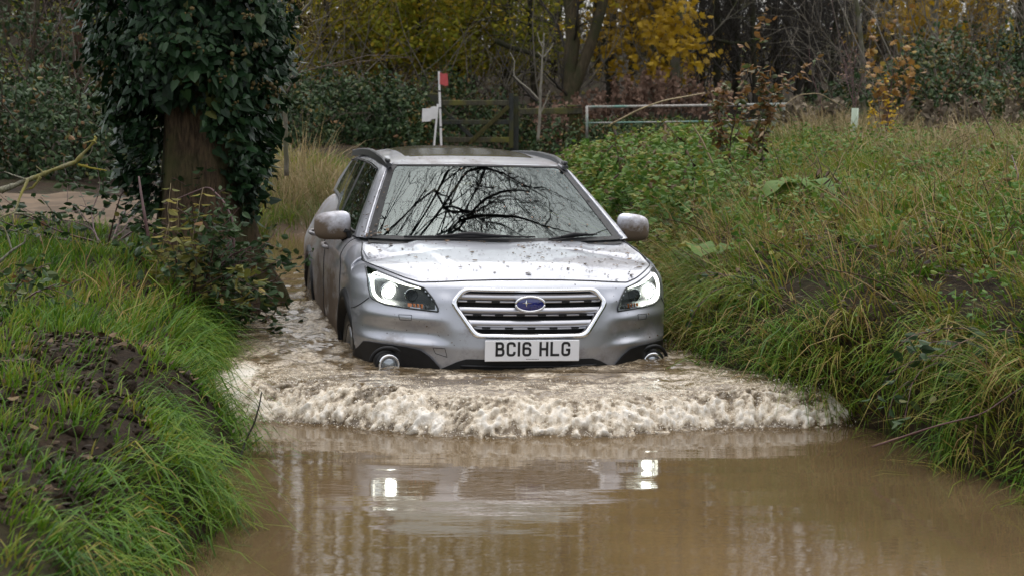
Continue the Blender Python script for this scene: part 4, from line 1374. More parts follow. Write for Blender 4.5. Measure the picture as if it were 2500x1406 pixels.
def branchy(rng, p, d, L, r, depth, out, wob=.22, up=.05, kids=(4, 7), spread=.8, ratio=.62, rmin=.0035, seg=7, tips=None):
    """recursive limb: appends (points, radii) to out"""
    pts = [np.array(p, dtype=float)]; d = np.array(d, dtype=float); d /= np.linalg.norm(d)
    st = L / seg
    for _ in range(seg):
        d = d + wob * rng.normal(size=3) * .55 + np.array([0, 0, up])
        d /= np.linalg.norm(d)
        pts.append(pts[-1] + d * st)
    pts = np.array(pts)
    rad = np.maximum(r * np.linspace(1, .38, seg + 1), rmin * .8)
    out.append((pts, rad))
    if tips is not None and depth <= 1:
        tips += [pts[k] for k in range(2, seg + 1)]
    if depth <= 0: return
    for _ in range(rng.integers(*kids)):
        k = int(rng.integers(2, seg + 1))
        t_ = pts[k] - pts[k - 1]; t_ /= np.linalg.norm(t_)
        o_ = np.cross(t_, rng.normal(size=3)); o_ /= np.linalg.norm(o_) + 1e-9
        nd = t_ + o_ * spread * rng.uniform(.6, 1.3)
        branchy(rng, pts[k], nd, L * ratio * rng.uniform(.7, 1.15), max(rad[k] * .66, rmin), depth - 1, out, wob, up, kids, spread, ratio, rmin, seg, tips)

def tubes(name, lst, mat, parent=None, sides=6, thin=.02):
    mb = MB()
    for pts, rad in lst:
        mb.tube(pts, rad, sides if rad[0] > thin else 4, cap=False)
    return mb.build(name, mat, parent)

# foliage colours
M_grass = tinted("grass blades", [(0, (.026, .070, .006)), (.26, (.072, .160, .010)), (.46, (.140, .195, .014)), (.62, (.205, .172, .030)), (.78, (.36, .255, .100)), (.9, (.22, .135, .055)), (1, (.09, .055, .028))], .5, .22, .35)
M_dry = tinted("dry grass", [(0, (.07, .10, .022)), (.4, (.20, .155, .075)), (.8, (.36, .275, .15)), (1, (.17, .11, .06))], .6, .2, .3)
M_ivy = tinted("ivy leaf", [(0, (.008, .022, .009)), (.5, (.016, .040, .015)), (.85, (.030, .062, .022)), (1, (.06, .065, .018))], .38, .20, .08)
M_bramble = tinted("bramble leaf", [(0, (.014, .030, .010)), (.45, (.030, .060, .020)), (.75, (.055, .085, .030)), (.92, (.13, .11, .028)), (1, (.15, .08, .03))], .45, .20, .2)
M_nettle = tinted("nettle leaf", [(0, (.022, .055, .010)), (.5, (.055, .125, .020)), (.8, (.105, .175, .03)), (.93, (.20, .19, .035)), (1, (.08, .055, .02))], .5, .15, .3)
M_yellowleaf = tinted("yellowing leaf", [(0, (.07, .09, .02)), (.5, (.18, .16, .03)), (1, (.30, .22, .05))], .5, .35, .3)
M_ochre = tinted("ochre canopy leaf", [(0, (.13, .14, .018)), (.4, (.26, .24, .024)), (.75, (.38, .31, .03)), (1, (.48, .32, .035))], .6, .12, .45)
M_olive = tinted("olive canopy leaf", [(0, (.085, .11, .015)), (.5, (.19, .21, .024)), (.85, (.30, .28, .028)), (1, (.40, .29, .03))], .6, .12, .45)
M_maple = tinted("golden maple leaf", [(0, (.22, .14, .012)), (.5, (.40, .25, .016)), (1, (.50, .34, .03))], .5, .3, .4)
M_orange = tinted("orange autumn leaf", [(0, (.14, .07, .02)), (.5, (.27, .14, .035)), (1, (.30, .22, .05))], .5, .3, .3)
M_russet = tinted("russet dead weed", [(0, (.08, .05, .035)), (.5, (.17, .105, .075)), (1, (.25, .17, .13))], .8, .1, .15)
M_deadleaf = tinted("dead leaf", [(0, (.014, .009, .006)), (.5, (.036, .022, .012)), (.85, (.075, .046, .024)), (1, (.17, .115, .06))], .6, .15, 0)
M_bark_dark = bark("dark wet bark", (.018, .016, .012), (.065, .056, .040), 5, moss=(.035, .04, .014))
M_bark_brown = bark("brown bark", (.035, .027, .015), (.105, .082, .048), 6, moss=(.04, .042, .016))
M_bark_pale = bark("pale grey bark", (.07, .065, .05), (.19, .17, .135), 7, moss=(.07, .075, .03))
M_bark_red = bark("reddish bark", (.05, .024, .015), (.13, .062, .038), 6)
M_twig = simple("dark twig", (.022, .017, .012), .7, noise=.4, scale=4)
M_paletwig = simple("pale dead twig", (.18, .165, .13), .75, noise=.3, scale=9)
M_cane = simple("bramble cane", (.085, .040, .038), .55, noise=.4, scale=6)
M_straw = simple("straw stem", (.26, .20, .11), .7, noise=.3, scale=9)
M_deadstem = simple("dead brown stem", (.05, .03, .017), .7, noise=.4, scale=9)

def scatter(x0, x1, y0, y1, dens, rng=RG, keep=None, margin=(-700, 3100), ymax=1750):
    """random ground points at dens per square metre (dens may be a function), kept if near the view"""
    dm = dens if np.isscalar(dens) else dens(None, None)
    N = int((x1 - x0) * (y1 - y0) * dm)
    x = rng.uniform(x0, x1, N); y = rng.uniform(y0, y1, N)
    if not np.isscalar(dens):
        k = rng.random(N) < dens(x, y) / dm
        x, y = x[k], y[k]
    P = np.stack([x, y, terrain(x, y)], -1)
    u, v = px_of(P)
    k = (u > margin[0]) & (u < margin[1]) & (v < ymax) & (v > -200)
    if keep is not None: k &= keep(P)
    return P[k]

def downhill(P):
    n_ = tilt(P[:, 0], P[:, 1], .15)
    return np.arctan2(n_[:, 1], n_[:, 0]), np.hypot(n_[:, 0], n_[:, 1]), n_

def make_grass(name, side, label):
    Ps, Ls, Ws, Hs, Le, Ti, Ns, Ha = [], [], [], [], [], [], [], []
    def layer(x0, x1, y0, y1, dens, Lr, Wr, leanr, tf, keep=None, bias=2.0, hang=0.0):
        P = scatter(x0, x1, y0, y1, dens, keep=keep)
        m = len(P)
        if m < 50: return
        nc = max(4, m // 34)
        ci_ = RG.integers(0, nc, m)
        cen = P[RG.permutation(m)[:nc]]
        loose = RG.random(m) < .35
        off = RG.normal(0, .030 * (1 + .04 * P[:, 1:2].mean()), (m, 2))
        xy = np.where(loose[:, None], P[:, :2], cen[ci_][:, :2] + off)
        P = np.stack([xy[:, 0], xy[:, 1], terrain(xy[:, 0], xy[:, 1])], -1)
        az, sl, n_ = downhill(P)
        oa = np.arctan2(off[:, 1], off[:, 0])
        vx = np.cos(az) * sl * bias * .8 + np.where(loose, 0, np.cos(oa)); vy = np.sin(az) * sl * bias * .8 + np.where(loose, 0, np.sin(oa))
        az = np.arctan2(vy, vx)
        ctint = RG.normal(0, .15, nc)[ci_] * (~loose)
        clen = RG.uniform(.65, 1.45, nc)[ci_]
        clump = vnoise(P[:, 0] * 5, P[:, 1] * 5, 91)
        L = RG.uniform(*Lr, m) * (.55 + .8 * clump) * clen
        h = az + RG.normal(0, .55, m)
        flat = RG.random(m) < .12
        h = np.where(flat, RG.uniform(0, 6.28, m), h)
        Ps.append(P); Ls.append(L); Ws.append(RG.uniform(*Wr, m)); Hs.append(h)
        Le.append(np.clip(RG.uniform(*leanr, m) + .45 * sl, 0, 1.5)); Ns.append(n_)
        Ha.append(np.clip(hang * RG.uniform(.35, 1.15, m), 0, 1) * sstep(.25, .8, sl))
        Ti.append(np.clip(tf(P) + ctint + RG.normal(0, .12, m), 0, 1))
    if side < 0:
        # clear of the muddy scrape and of the track
        def mudfree(P):
            mud = np.exp(-(((P[:, 0] + 1.62) / .17) ** 2 + ((P[:, 1] - 7.0) / .55) ** 2)) + .7 * np.exp(-(((P[:, 0] + 1.9) / .3) ** 2 + ((P[:, 1] - 7.9) / .45) ** 2)) + .7 * np.exp(-(((P[:, 0] + 1.45) / .16) ** 2 + ((P[:, 1] - 6.0) / .45) ** 2))
            bare = vnoise(P[:, 0] * 4, P[:, 1] * 4, 33)
            track = (P[:, 1] > 13.6 + .5 * vnoise(P[:, 0] * 2, P[:, 1] * 0, 5)) & (P[:, 1] < 18.6) & (P[:, 0] < -2.3)
            return (P[:, 0] < xl(P[:, 1]) + .03) & (RG.random(len(P)) > mud * .74) & (bare > .14) & ~track
        green = lambda P: .25 + .26 * (vnoise(P[:, 0] * 1.6, P[:, 1] * 1.6, 7) - .4) + .12 * sstep(8.5, 10, P[:, 1]) * sstep(-3, -1.8, P[:, 0])
        lush = lambda P: .24 + .12 * (vnoise(P[:, 0] * 3, P[:, 1] * 3, 17) - .4)
        layer(-5.2, -.7, 3.6, 8.2, 1150, (.06, .145), (.0038, .0078), (.2, .9), green, mudfree)
        layer(-6.2, -1.0, 8.2, 13.8, 950, (.07, .17), (.0042, .0085), (.2, .9), green, mudfree)
        nearedge = lambda P: mudfree(P) & (P[:, 0] > xl(P[:, 1]) - .26) & (RG.random(len(P)) < .35 + .65 * sstep(xl(P[:, 1]) - .26, xl(P[:, 1]) - .1, P[:, 0]))
        layer(-3.0, -.6, 3.6, 11.0, 2300, (.22, .44), (.005, .0095), (.4, 1.1), lush, nearedge, 4, .95)
        layer(-4.5, -2.0, 3.4, 6.0, 260, (.25, .45), (.006, .011), (.3, 1.0), lush, mudfree)
        strawy = lambda P: .78 + 0 * P[:, 0]
        layer(-4.2, -1.6, 8.8, 12.0, 45, (.18, .34), (.0038, .0078), (.2, .9), strawy, mudfree)
        layer(-3.3, 2.0, 17.6, 24, 420, (.12, .30), (.007, .012), (.2, .8), lambda P: .42 + .3 * (vnoise(P[:, 0], P[:, 1], 7) - .4), lambda P: (np.abs(P[:, 0] + 1.0) > 1.2) | (P[:, 1] > 19.5) & (np.abs(P[:, 0] + .9) > .8))
    else:
        inb = lambda P: (P[:, 0] > xr(P[:, 1]) - .03) & (vnoise(P[:, 0] * 4, P[:, 1] * 4, 35) > .20) & (vnoise(P[:, 0] * 7 + 3, P[:, 1] * 5, 36) > .24)
        mix = lambda P: .37 + .75 * (fbm(P[:, 0] * 1.7, P[:, 1] * 1.7, 3, 12) - .44) + .10 * sstep(1.2, 2.6, P[:, 0] - xr(P[:, 1]))
        layer(.7, 4.2, 5.5, 9.6, 1200, (.10, .26), (.0038, .0078), (.3, 1.1), mix, inb)
        layer(.7, 6.5, 9.6, 14, 950, (.10, .26), (.0045, .0085), (.3, 1.0), mix, inb)
        layer(.7, 9.0, 14, 20, 700, (.09, .26), (.004, .0075), (.3, 1.0), mix, inb)
        layer(1.0, 13, 20, 29, 190, (.06, .14), (.008, .014), (.2, .9), lambda P: mix(P) + .04)
        nearedge = lambda P: (P[:, 0] > xr(P[:, 1]) - .03) & (P[:, 0] < xr(P[:, 1]) + .34)
        layer(.7, 3.2, 5.0, 13.5, 2000, (.22, .46), (.005, .0095), (.4, 1.1), lambda P: .36 + .5 * (vnoise(P[:, 0] * 4, P[:, 1] * 4, 19) - .42), nearedge, 4, .95)
        layer(.9, 4.8, 6.0, 15, 260, (.14, .34), (.0035, .007), (.9, 1.6), lambda P: .76 + 0 * P[:, 0], inb)
        layer(.9, 4.5, 6.0, 14.5, 110, (.22, .48), (.003, .0065), (.2, .9), lambda P: .80 + 0 * P[:, 0], inb)
    cat_ = np.concatenate
    o = blades(name, cat_(Ps), cat_(Ns), cat_(Ls), cat_(Ws), cat_(Hs), cat_(Le), cat_(Ti), M_grass, cat_(Ha))
    print(name, len(cat_(Ps)))
    return tag(o, label, "grass", kind="stuff")
make_grass("grass", -1, "lush green grass hanging over the bank below the ivy-clad tree")
make_grass("grass", 1, "straw-mottled green grass covering the high bank beside the car's headlight and mirror")

# tall dead grass standing behind the car and across the far meadow
Ps, Hh, LL, Tt = [], [], [], []
def tuft(x, y, n_, rad, L, tm, spread=.8):
    a = RG.uniform(0, 6.28, n_); r_ = rad * np.sqrt(RG.random(n_))
    px_, py2 = x + r_ * np.cos(a), y + r_ * np.sin(a)
    Ps.append(np.stack([px_, py2, terrain(px_, py2)], -1)); Hh.append(a + RG.normal(0, .8, n_)); LL.append(L * RG.uniform(.5, 1.1, n_)); Tt.append(np.clip(tm + RG.normal(0, .16, n_), 0, 1))
for x, y, L, c_ in ((-2.45, 18.8, .85, .5), (-2.15, 19.4, 1.0, .62), (-1.85, 19.2, .8, .35), (-2.9, 19.8, .8, .3), (-1.6, 20.0, .85, .45), (-2.35, 20.4, 1.15, .7), (-2.0, 18.4, .5, .2), (-1.35, 20.6, .7, .5), (-1.7, 18.3, .45, .25), (-2.7, 18.1, .5, .15)):
    tuft(x, y, 230, .30, L * .92, c_ - .1)
for k in range(78):
    y = RG.uniform(19.5, 30); x = RG.uniform(.152 * y, .37 * y + 1)
    tuft(x, y, 130, .35, RG.uniform(.30, .62), RG.uniform(.0, .75))
for k in range(16):
    tuft(RG.uniform(3.5, 5.2), RG.uniform(14, 19), 90, .3, RG.uniform(.4, .6), RG.uniform(.4, .8))
P = np.concatenate(Ps); m = len(P)
o = blades("dry_grass", P, np.tile([0, 0, 1.0], (m, 1)), np.concatenate(LL), RG.uniform(.004, .010, m), np.concatenate(Hh), RG.uniform(.15, 1.0, m) + .5 * (RG.random(m) < .25), np.concatenate(Tt), M_dry)
tag(o, "tall straw-coloured dead grass standing behind the car and over the far meadow", "dry grass", kind="stuff")

# fallen leaves: on the bank beside the car and in the muddy scrape
P1 = scatter(1.1, 4.8, 6.0, 14, 330, keep=lambda P: (P[:, 0] > xr(P[:, 1]) + .1) & (fbm(P[:, 0] * 2.2, P[:, 1] * 2.2, 3, 71) > .47))
P2 = scatter(-2.6, -1.2, 5.2, 9.0, 480, keep=lambda P: (P[:, 0] < xl(P[:, 1]) - .08) & (vnoise(P[:, 0] * 3, P[:, 1] * 3, 73) > .40))
P3 = scatter(-4.5, -1.6, 9, 14, 60, keep=lambda P: (P[:, 0] < xl(P[:, 1]) - .1))
P = np.concatenate([P1, P2, P3]); m = len(P)
P[:, 2] += np.concatenate([RG.uniform(.02, .11, len(P1)), RG.uniform(.003, .03, len(P2) + len(P3))])
o = leaves("fallen_leaves", P, rdir(m) * [1, 1, .22], rdir(m, up=2.4), RG.uniform(.018, .055, m), 'ovate', RG.random(m), M_deadleaf)
tag(o, "dark brown fallen leaves caught in the grass and on bare mud", "fallen leaves", kind="stuff")
# clods on the muddy scrape
P = np.concatenate([scatter(-2.3, -1.2, 5.4, 8.5, 260, keep=lambda P: (P[:, 0] < xl(P[:, 1]) - .12))])
V, F = blobs(P + [0, 0, .004], RG.uniform(.006, .022, len(P)), RG, .3)
o = mesh_np("mud_clods", V, F, m_ground); tag(o, "crumbled dark clods of mud on the trampled bank edge", "mud", kind="stuff")
# pebbles on the far shore
P = scatter(-2.8, -.6, 16.6, 18.4, 420)
V, F = blobs(P + [0, 0, .006], RG.uniform(.008, .03, len(P)), RG, .12)
o = mesh_np("pebbles", V, F, simple("stream pebble", (.13, .105, .08), .6, noise=.4, scale=3)); tag(o, "brown pebbles and grit on the far shore of the ford", "pebbles", kind="stuff")

# nettle bed behind the car, on top of the bank
def nettle_mass(name, x0, x1, y0, y1, dens, H, sz, mat, keep=None, tint0=.5):
    P = scatter(x0, x1, y0, y1, dens, keep=keep)
    m = len(P)
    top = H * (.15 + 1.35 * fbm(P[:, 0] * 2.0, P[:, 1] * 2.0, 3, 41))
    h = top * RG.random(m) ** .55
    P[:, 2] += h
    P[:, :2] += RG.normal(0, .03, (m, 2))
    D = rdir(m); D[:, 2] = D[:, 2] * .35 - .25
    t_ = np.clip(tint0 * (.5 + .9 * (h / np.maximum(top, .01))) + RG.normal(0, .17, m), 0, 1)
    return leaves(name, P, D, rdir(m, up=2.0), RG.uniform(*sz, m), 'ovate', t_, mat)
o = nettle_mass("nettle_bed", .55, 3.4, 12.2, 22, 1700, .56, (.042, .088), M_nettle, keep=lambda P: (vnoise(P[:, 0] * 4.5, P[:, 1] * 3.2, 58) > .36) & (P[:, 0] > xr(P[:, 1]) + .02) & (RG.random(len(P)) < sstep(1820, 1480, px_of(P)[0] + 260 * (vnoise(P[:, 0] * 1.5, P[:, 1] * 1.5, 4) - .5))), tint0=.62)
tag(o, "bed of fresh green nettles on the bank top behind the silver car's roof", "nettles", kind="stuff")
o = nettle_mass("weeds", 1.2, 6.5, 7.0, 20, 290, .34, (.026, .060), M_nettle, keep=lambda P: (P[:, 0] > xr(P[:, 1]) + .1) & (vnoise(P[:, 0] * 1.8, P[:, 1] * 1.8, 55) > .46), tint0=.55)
tag(o, "scattered low broad-leaved weeds among the meadow grass", "weeds", kind="stuff")

# dead stalks and bits of broken straw leaning every way through the bank's grass
mb = MB()
P = scatter(1.15, 5.5, 6.8, 18, 15, keep=lambda P: P[:, 0] > xr(P[:, 1]) + .12)
for p in P:
    h = RG.uniform(.12, .42); a_ = RG.uniform(0, 6.28); l_ = RG.uniform(.2, 1.6)
    k_ = np.linspace(0, 1, 5)[:, None]
    mb.tube(p + k_ * np.array([math.cos(a_) * l_ * h, math.sin(a_) * l_ * h, h]) - k_ ** 2 * [0, 0, .3 * h * l_], np.linspace(.0042, .002, 5), 4, cap=False, tint=float(RG.random()))
o = mb.build("dead_stalks", tinted("dead stalk", [(0, (.035, .02, .012)), (.45, (.10, .06, .03)), (1, (.34, .26, .14))], .7, .15, 0))
tag(o, "broken brown and straw-coloured stalks leaning through the grass of the high bank", "dead stalks", kind="stuff")

# ------------------------------------------------------------------ the ivy-clad tree on the left bank
TX, TY = -2.12, 12.35
T = empty("ivy_clad_tree", (TX, TY, float(terrain(TX, TY))))
tag(T, "thick tree trunk on the left bank clad in dark glossy ivy above a bare base", "tree")
tz = T.location.z
rng = np.random.default_rng(3)
M_ivybark = bark("rough brown bark", (.016, .010, .006), (.115, .076, .042), 11, moss=(.055, .058, .018), bump=1.0)
# trunk: fluted, flaring into roots
zz_ = np.concatenate([np.linspace(-.35, .5, 16), np.linspace(.55, 6.6, 46)])
th = np.linspace(0, 2 * math.pi, 49)[:-1]
rows = []
for z in zz_:
    r0 = .255 + .10 * math.exp(-max(z, 0) / .9) + .12 * math.exp(-max(z + .1, 0) / .22) - .026 * max(z, 0)
    flute = 1 + .07 * np.sin(th * 5 + .6 * z) * (1 + 2.2 * math.exp(-max(z, 0) / .35)) + .04 * np.sin(th * 11 + z * 1.7) + .05 * (vnoise(th * 3 + 5, np.full(48, z * 4), 3) - .5)
    lean = .08 * z * np.array([-.15, .1])
    # a buttress runs out towards the stream
    but = .05 * math.exp(-max(z, 0) / .30) * np.exp(-(((th + .85 + math.pi) % (2 * math.pi) - math.pi) / .42) ** 2)
    rr_ = r0 * flute + but
    rows.append(np.stack([rr_ * np.cos(th) + lean[0], rr_ * np.sin(th) + lean[1], np.full(48, z)], -1))
mb = MB(); mb.grid(np.array(rows), wrap=True); mb.build("trunk", M_ivybark, T)
# limbs above the picture, spreading over the ford
lim = []
for d_, L_, r_, z_ in (((.95, .05, .42), 4.8, .050, 5.0), ((.8, .55, .5), 5.0, .050, 5.6), ((.9, -.1, .55), 4.4, .042, 5.4), ((.4, .9, .6), 4.4, .045, 5.3), ((-.7, .4, .7), 4.0, .05, 5.0),
                       ((.55, .25, .95), 4.8, .05, 6.0), ((-.3, -.6, .8), 3.6, .05, 5.0), ((1, .35, .25), 5.6, .036, 5.0), ((.7, .9, .35), 4.6, .038, 5.2), ((.9, .2, .7), 5.0, .04, 6.4),
                       ((1, .25, .15), 6.6, .036, 6.0), ((1, .5, .3), 6.6, .034, 5.6), ((1, 0, .25), 6.2, .034, 6.2), ((.9, .75, .2), 6.2, .034, 5.8), ((1, .15, .45), 6.2, .034, 5.4)):
    branchy(rng, (.0, 0, z_), d_, L_, r_ * .62, 3, lim, wob=.32, up=.0, kids=(6, 10), spread=.95, ratio=.54, rmin=.0028, seg=8)
lim = [q for q in lim if (q[0][:, 2]).min() > 2.75]
tubes("limbs", lim, M_twig, T, 6)
# ivy: leaves hang outwards from a ragged coat round the trunk
NCL = 560
zc = rng.uniform(.5, 4.2, NCL); ac = rng.uniform(0, 2 * math.pi, NCL)
per = rng.integers(14, 44, NCL)
def coat(z, a): return np.interp(z, [.5, .8, 1.15, 1.45, 1.8, 2.4, 3.2, 4.2], [.38, .45, .52, .62, .68, .72, .74, .7]) * (1 - .10 * np.cos(a))
rc_ = coat(zc, ac) * rng.uniform(.74, 1.12, NCL)
ci_ = np.repeat(np.arange(NCL), per); N = len(ci_)
z = zc[ci_] + rng.normal(0, .085, N); a = ac[ci_] + rng.normal(0, .13, N)
rad = rc_[ci_] + rng.normal(0, .045, N) - .10 * np.abs(z - zc[ci_])
edge_z = np.interp(((np.degrees(a) - 262 + 180) % 360) - 180, [-180, -75, -50, -28, 5, 25, 48, 80, 180], [.5, .45, .62, 1.22, 1.26, 1.05, .68, .42, .5]) + .12 * (vnoise(a * 5, a * 0, 8) - .5)
ok = z > edge_z
P = np.stack([rad * np.cos(a), rad * np.sin(a), z], -1)[ok]; a = a[ok]; m = len(P); cl = ci_[ok]
out = np.stack([np.cos(a), np.sin(a), np.zeros(m)], -1)
sway = rng.normal(0, .45, (NCL, 3))[cl]
D = out * .4 + [0, 0, -.75] + rng.normal(0, .5, (m, 3)) + sway * .6
Nn = out + [0, 0, .40] + rng.normal(0, .5, (m, 3)) + sway
tnt = np.clip(rng.normal(.45, .2, m) + rng.normal(0, .14, NCL)[cl], 0, 1)
csz = rng.uniform(.7, 1.35, NCL)[cl]
leaves("ivy", P, D, Nn, rng.uniform(.036, .078, m) * csz, 'ivy', tnt, M_ivy, T)
# an inner coat of stems and shade leaves keeps the trunk hidden
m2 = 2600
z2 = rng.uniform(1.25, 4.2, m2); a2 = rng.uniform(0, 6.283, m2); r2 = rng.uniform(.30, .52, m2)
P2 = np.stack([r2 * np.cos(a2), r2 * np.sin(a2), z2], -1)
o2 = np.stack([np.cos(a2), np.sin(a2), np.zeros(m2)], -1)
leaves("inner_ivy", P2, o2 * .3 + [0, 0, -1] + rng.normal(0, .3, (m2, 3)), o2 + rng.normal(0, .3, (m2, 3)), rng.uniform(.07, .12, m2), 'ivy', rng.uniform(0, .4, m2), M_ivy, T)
# flower heads: small ochre balls in loose umbels
V, F, off = [], [], 0
C, S = [], []
for k in range(190):
    a_ = rng.uniform(math.pi * .98, math.pi * 2.02); z_ = rng.uniform(1.15, 3.0)
    if rng.random() > .25 + .4 * (math.cos(a_) > -.2): continue
    r_ = np.interp(z_, [1.1, 1.45, 1.8, 2.4, 3.2], [.52, .67, .78, .86, .9]) * rng.uniform(.92, 1.06)
    c_ = np.array([r_ * math.cos(a_), r_ * math.sin(a_), z_])
    for q in range(rng.integers(5, 11)):
        C.append(c_ + rng.normal(0, .022, 3)); S.append(rng.uniform(.007, .013))
V, F = blobs(np.array(C), np.array(S), rng, .12)
mesh_np("flower_heads", V, F, simple("ivy flower", (.085, .058, .012), .7, noise=.4, scale=30), T)["kind"] = "stuff"

# ------------------------------------------------------------------ small plants of the left bank
def stem_plant(name, x, y, H, pairs, leaf, mat, stem, shape='ovate', lean=(0, 0), rng=RG, z=None, droop=.3, whorl=2, tintm=.5, r=.004):
    z0 = float(terrain(x, y)) if z is None else z
    T_ = empty(name, (x, y, z0))
    k = np.linspace(0, 1, 9)
    wob = np.cumsum(rng.normal(0, .012 * H, (9, 2)), 0)
    pts = np.stack([lean[0] * k ** 1.6 * H + wob[:, 0], lean[1] * k ** 1.6 * H + wob[:, 1], H * (k - .12 * (lean[0] ** 2 + lean[1] ** 2) * k ** 2)], -1)
    mb = MB(); mb.tube(pts, np.linspace(r, r * .4, 9), 5); mb.build("stem", stem, T_)
    P_, D_, N_, S_ = [], [], [], []
    a0 = rng.uniform(0, 6.28)
    for q in range(pairs):
        f_ = .12 + .88 * (q + .5) / pairs
        p = np.array([np.interp(f_, k, pts[:, c_]) for c_ in range(3)])
        a0 += 1.57 + rng.normal(0, .3)
        for w_i in range(whorl):
            an = a0 + w_i * 2 * math.pi / whorl + rng.normal(0, .25)
            for rep in range(1 if whorl < 4 else 1):
                d_ = np.array([math.cos(an), math.sin(an), rng.normal(.15 - droop, .2)])
                P_.append(p + d_ * .01); D_.append(d_); N_.append([rng.normal(0, .3), rng.normal(0, .3), 1]); S_.append(leaf * rng.uniform(.7, 1.2) * (1.1 - .45 * f_))
    leaves("leaves", P_, D_, N_, S_, shape, np.clip(rng.normal(tintm, .2, len(P_)), 0, 1), mat, T_)
    return T_
rng = np.random.default_rng(21)
# yellowing nettles against the ivy tree
for i, (px, Y, H) in enumerate(((405, 10.9, .62), (455, 10.7, .70), (430, 11.1, .55), (490, 10.8, .45), (380, 10.6, .42), (520, 10.9, .38))):
    x, y, z = at(px, Y)
    o = stem_plant("nettle", x, y, H, 9, .10, M_yellowleaf, M_straw, rng=rng, lean=(rng.normal(0, .12), -.1), tintm=.45, whorl=3)
    tag(o, "yellowing nettle stem among brambles in front of the ivy-clad trunk", "nettle", "nettles before the ivy-clad trunk")
# shrub leaning out over the stream
def leafy_bush(name, x, y, z0, lims, leafn, leafsz, shape, mat, barkm, seed, depth=1, wob=.2, up=.02, kids=(3, 6), tm=.5, ratio=.6, r=.008, droop=.3, spread=.8):
    rg = np.random.default_rng(seed)
    T_ = empty(name, (x, y, z0))
    out = []; tips = []
    for d_, L_ in lims:
        branchy(rg, rg.normal(0, .02, 3), d_, L_, r, depth, out, wob=wob, up=up, kids=kids, spread=spread, ratio=ratio, rmin=.0022, seg=6, tips=tips)
    tubes("stems", out, barkm, T_, 5, .01)
    if leafn:
        tips = np.array(tips)
        idx = rg.integers(0, len(tips), leafn)
        P_ = tips[idx] + rg.normal(0, .025, (leafn, 3))
        D_ = rdir(leafn, rg); D_[:, 2] = D_[:, 2] * .4 - droop
        leaves("leaves", P_, D_, rdir(leafn, rg, up=1.6), rg.uniform(.65, 1.2, leafn) * leafsz, shape, np.clip(rg.normal(tm, .24, leafn), 0, 1), mat, T_)
    return T_
x, y, z = at(560, 10.7)
o = leafy_bush("overhanging_shrub", x - .22, y, .26, [((.7, -.25, .45), .36), ((.9, -.1, .2), .34), ((.3, -.3, .8), .36), ((.85, -.3, -.05), .30), ((.1, -.4, .5), .34), ((1, 0, .5), .34)], 120, .068, 'ovate', M_yellowleaf, M_deadstem, 4, tm=.22, kids=(2, 4))
tag(o, "leafy yellow-green shrub overhanging the stream at the foot of the ivy-clad tree", "shrub")
x, y, z = at(250, 12.6)
o = leafy_bush("bramble_bush", x, y, z, [((rng.normal(), rng.normal() - .2, .7), .75) for _ in range(9)], 520, .07, 'ovate', M_bramble, M_cane, 5, tm=.35, up=-.05, kids=(3, 5))
tag(o, "dark green bramble bush between the sandy track and the grass, left of the ivy-clad trunk", "bramble")
x, y, z = at(520, 11.6)
o = leafy_bush("bramble_bush", x, y, z, [((rng.normal(), rng.normal() - .4, .8), .55) for _ in range(9)], 420, .065, 'ovate', M_bramble, M_cane, 6, tm=.45, up=-.05, kids=(3, 5))
tag(o, "dull green bramble bush tangled round the base of the ivy-clad trunk, behind the yellowing nettles", "bramble")
for px_, Y_, lb_ in ((470, 10.95, "leafy bramble bush against the ivy-clad trunk, between the yellowing nettles and the shrub"), (505, 11.25, "dark bramble bush hiding the right root of the ivy-clad tree above the overhanging shrub")):
    x, y, z = at(px_, Y_)
    o = leafy_bush("bramble_bush", x, y, z, [((rng.normal(), rng.normal() - .3, .9), .50) for _ in range(11)], 520, .062, 'ovate', M_bramble, M_cane, int(px_), tm=.42, up=-.03, kids=(3, 5))
    tag(o, lb_, "bramble")
x, y, z = at(530, 11.5)
o = leafy_bush("bramble_bush", x, y, z, [((rng.normal() + .2, rng.normal() - .5, .5), .34) for _ in range(10)], 380, .06, 'ovate', M_bramble, M_cane, 9, tm=.45, up=-.06, kids=(3, 5))
tag(o, "low bramble bush spilling over the tree's roots towards the stream", "bramble")
x, y, z = at(20, 9.2)
o = leafy_bush("bramble_bush", x, y, z, [((rng.normal(), rng.normal() - .2, .8), .35) for _ in range(8)], 240, .06, 'ovate', M_bramble, M_cane, 8, tm=.55, up=-.04, kids=(3, 5))
tag(o, "small bramble bush in the grass at the left edge, below the lichen-covered branch", "bramble")
# arching canes
def cane(name, pts_px, r, mat, label, cat):
    """pts: (x, y, z) knots through which a smooth cane runs"""
    K = np.array(pts_px, dtype=float)
    tq = np.linspace(0, len(K) - 1, 10 * len(K))
    P_ = np.stack([np.interp(tq, range(len(K)), K[:, c_]) for c_ in range(3)], -1)
    kk = np.ones(7) / 7
    for c_ in range(3):
        P_[3:-3, c_] = np.convolve(P_[:, c_], kk, 'valid')
    org = P_[0].copy()
    mb = MB(); mb.tube(P_ - org, np.linspace(r, r * .55, len(P_)), 6)
    o_ = mb.build(name, mat); o_.location = org
    return tag(o_, label, cat)
def w3(px, py, Y):
    """space point seen at (px, py) at distance Y"""
    d_ = np.array([(px - 1250) / 4384, 0, 0]) + np.array([0, math.cos(PITCH), -math.sin(PITCH)]) + (703 - py) / 4384 * np.array([0, math.sin(PITCH), math.cos(PITCH)])
    return np.array([0, 0, CAM_H]) + d_ * (Y / d_[1])
cane("bramble_cane", [w3(*p) for p in ((362, 580, 10.6), (352, 520, 10.6), (344, 470, 10.65), (339, 432, 10.7))], .011, M_cane, "thick purplish bramble cane standing upright left of the bare trunk base", "bramble cane")
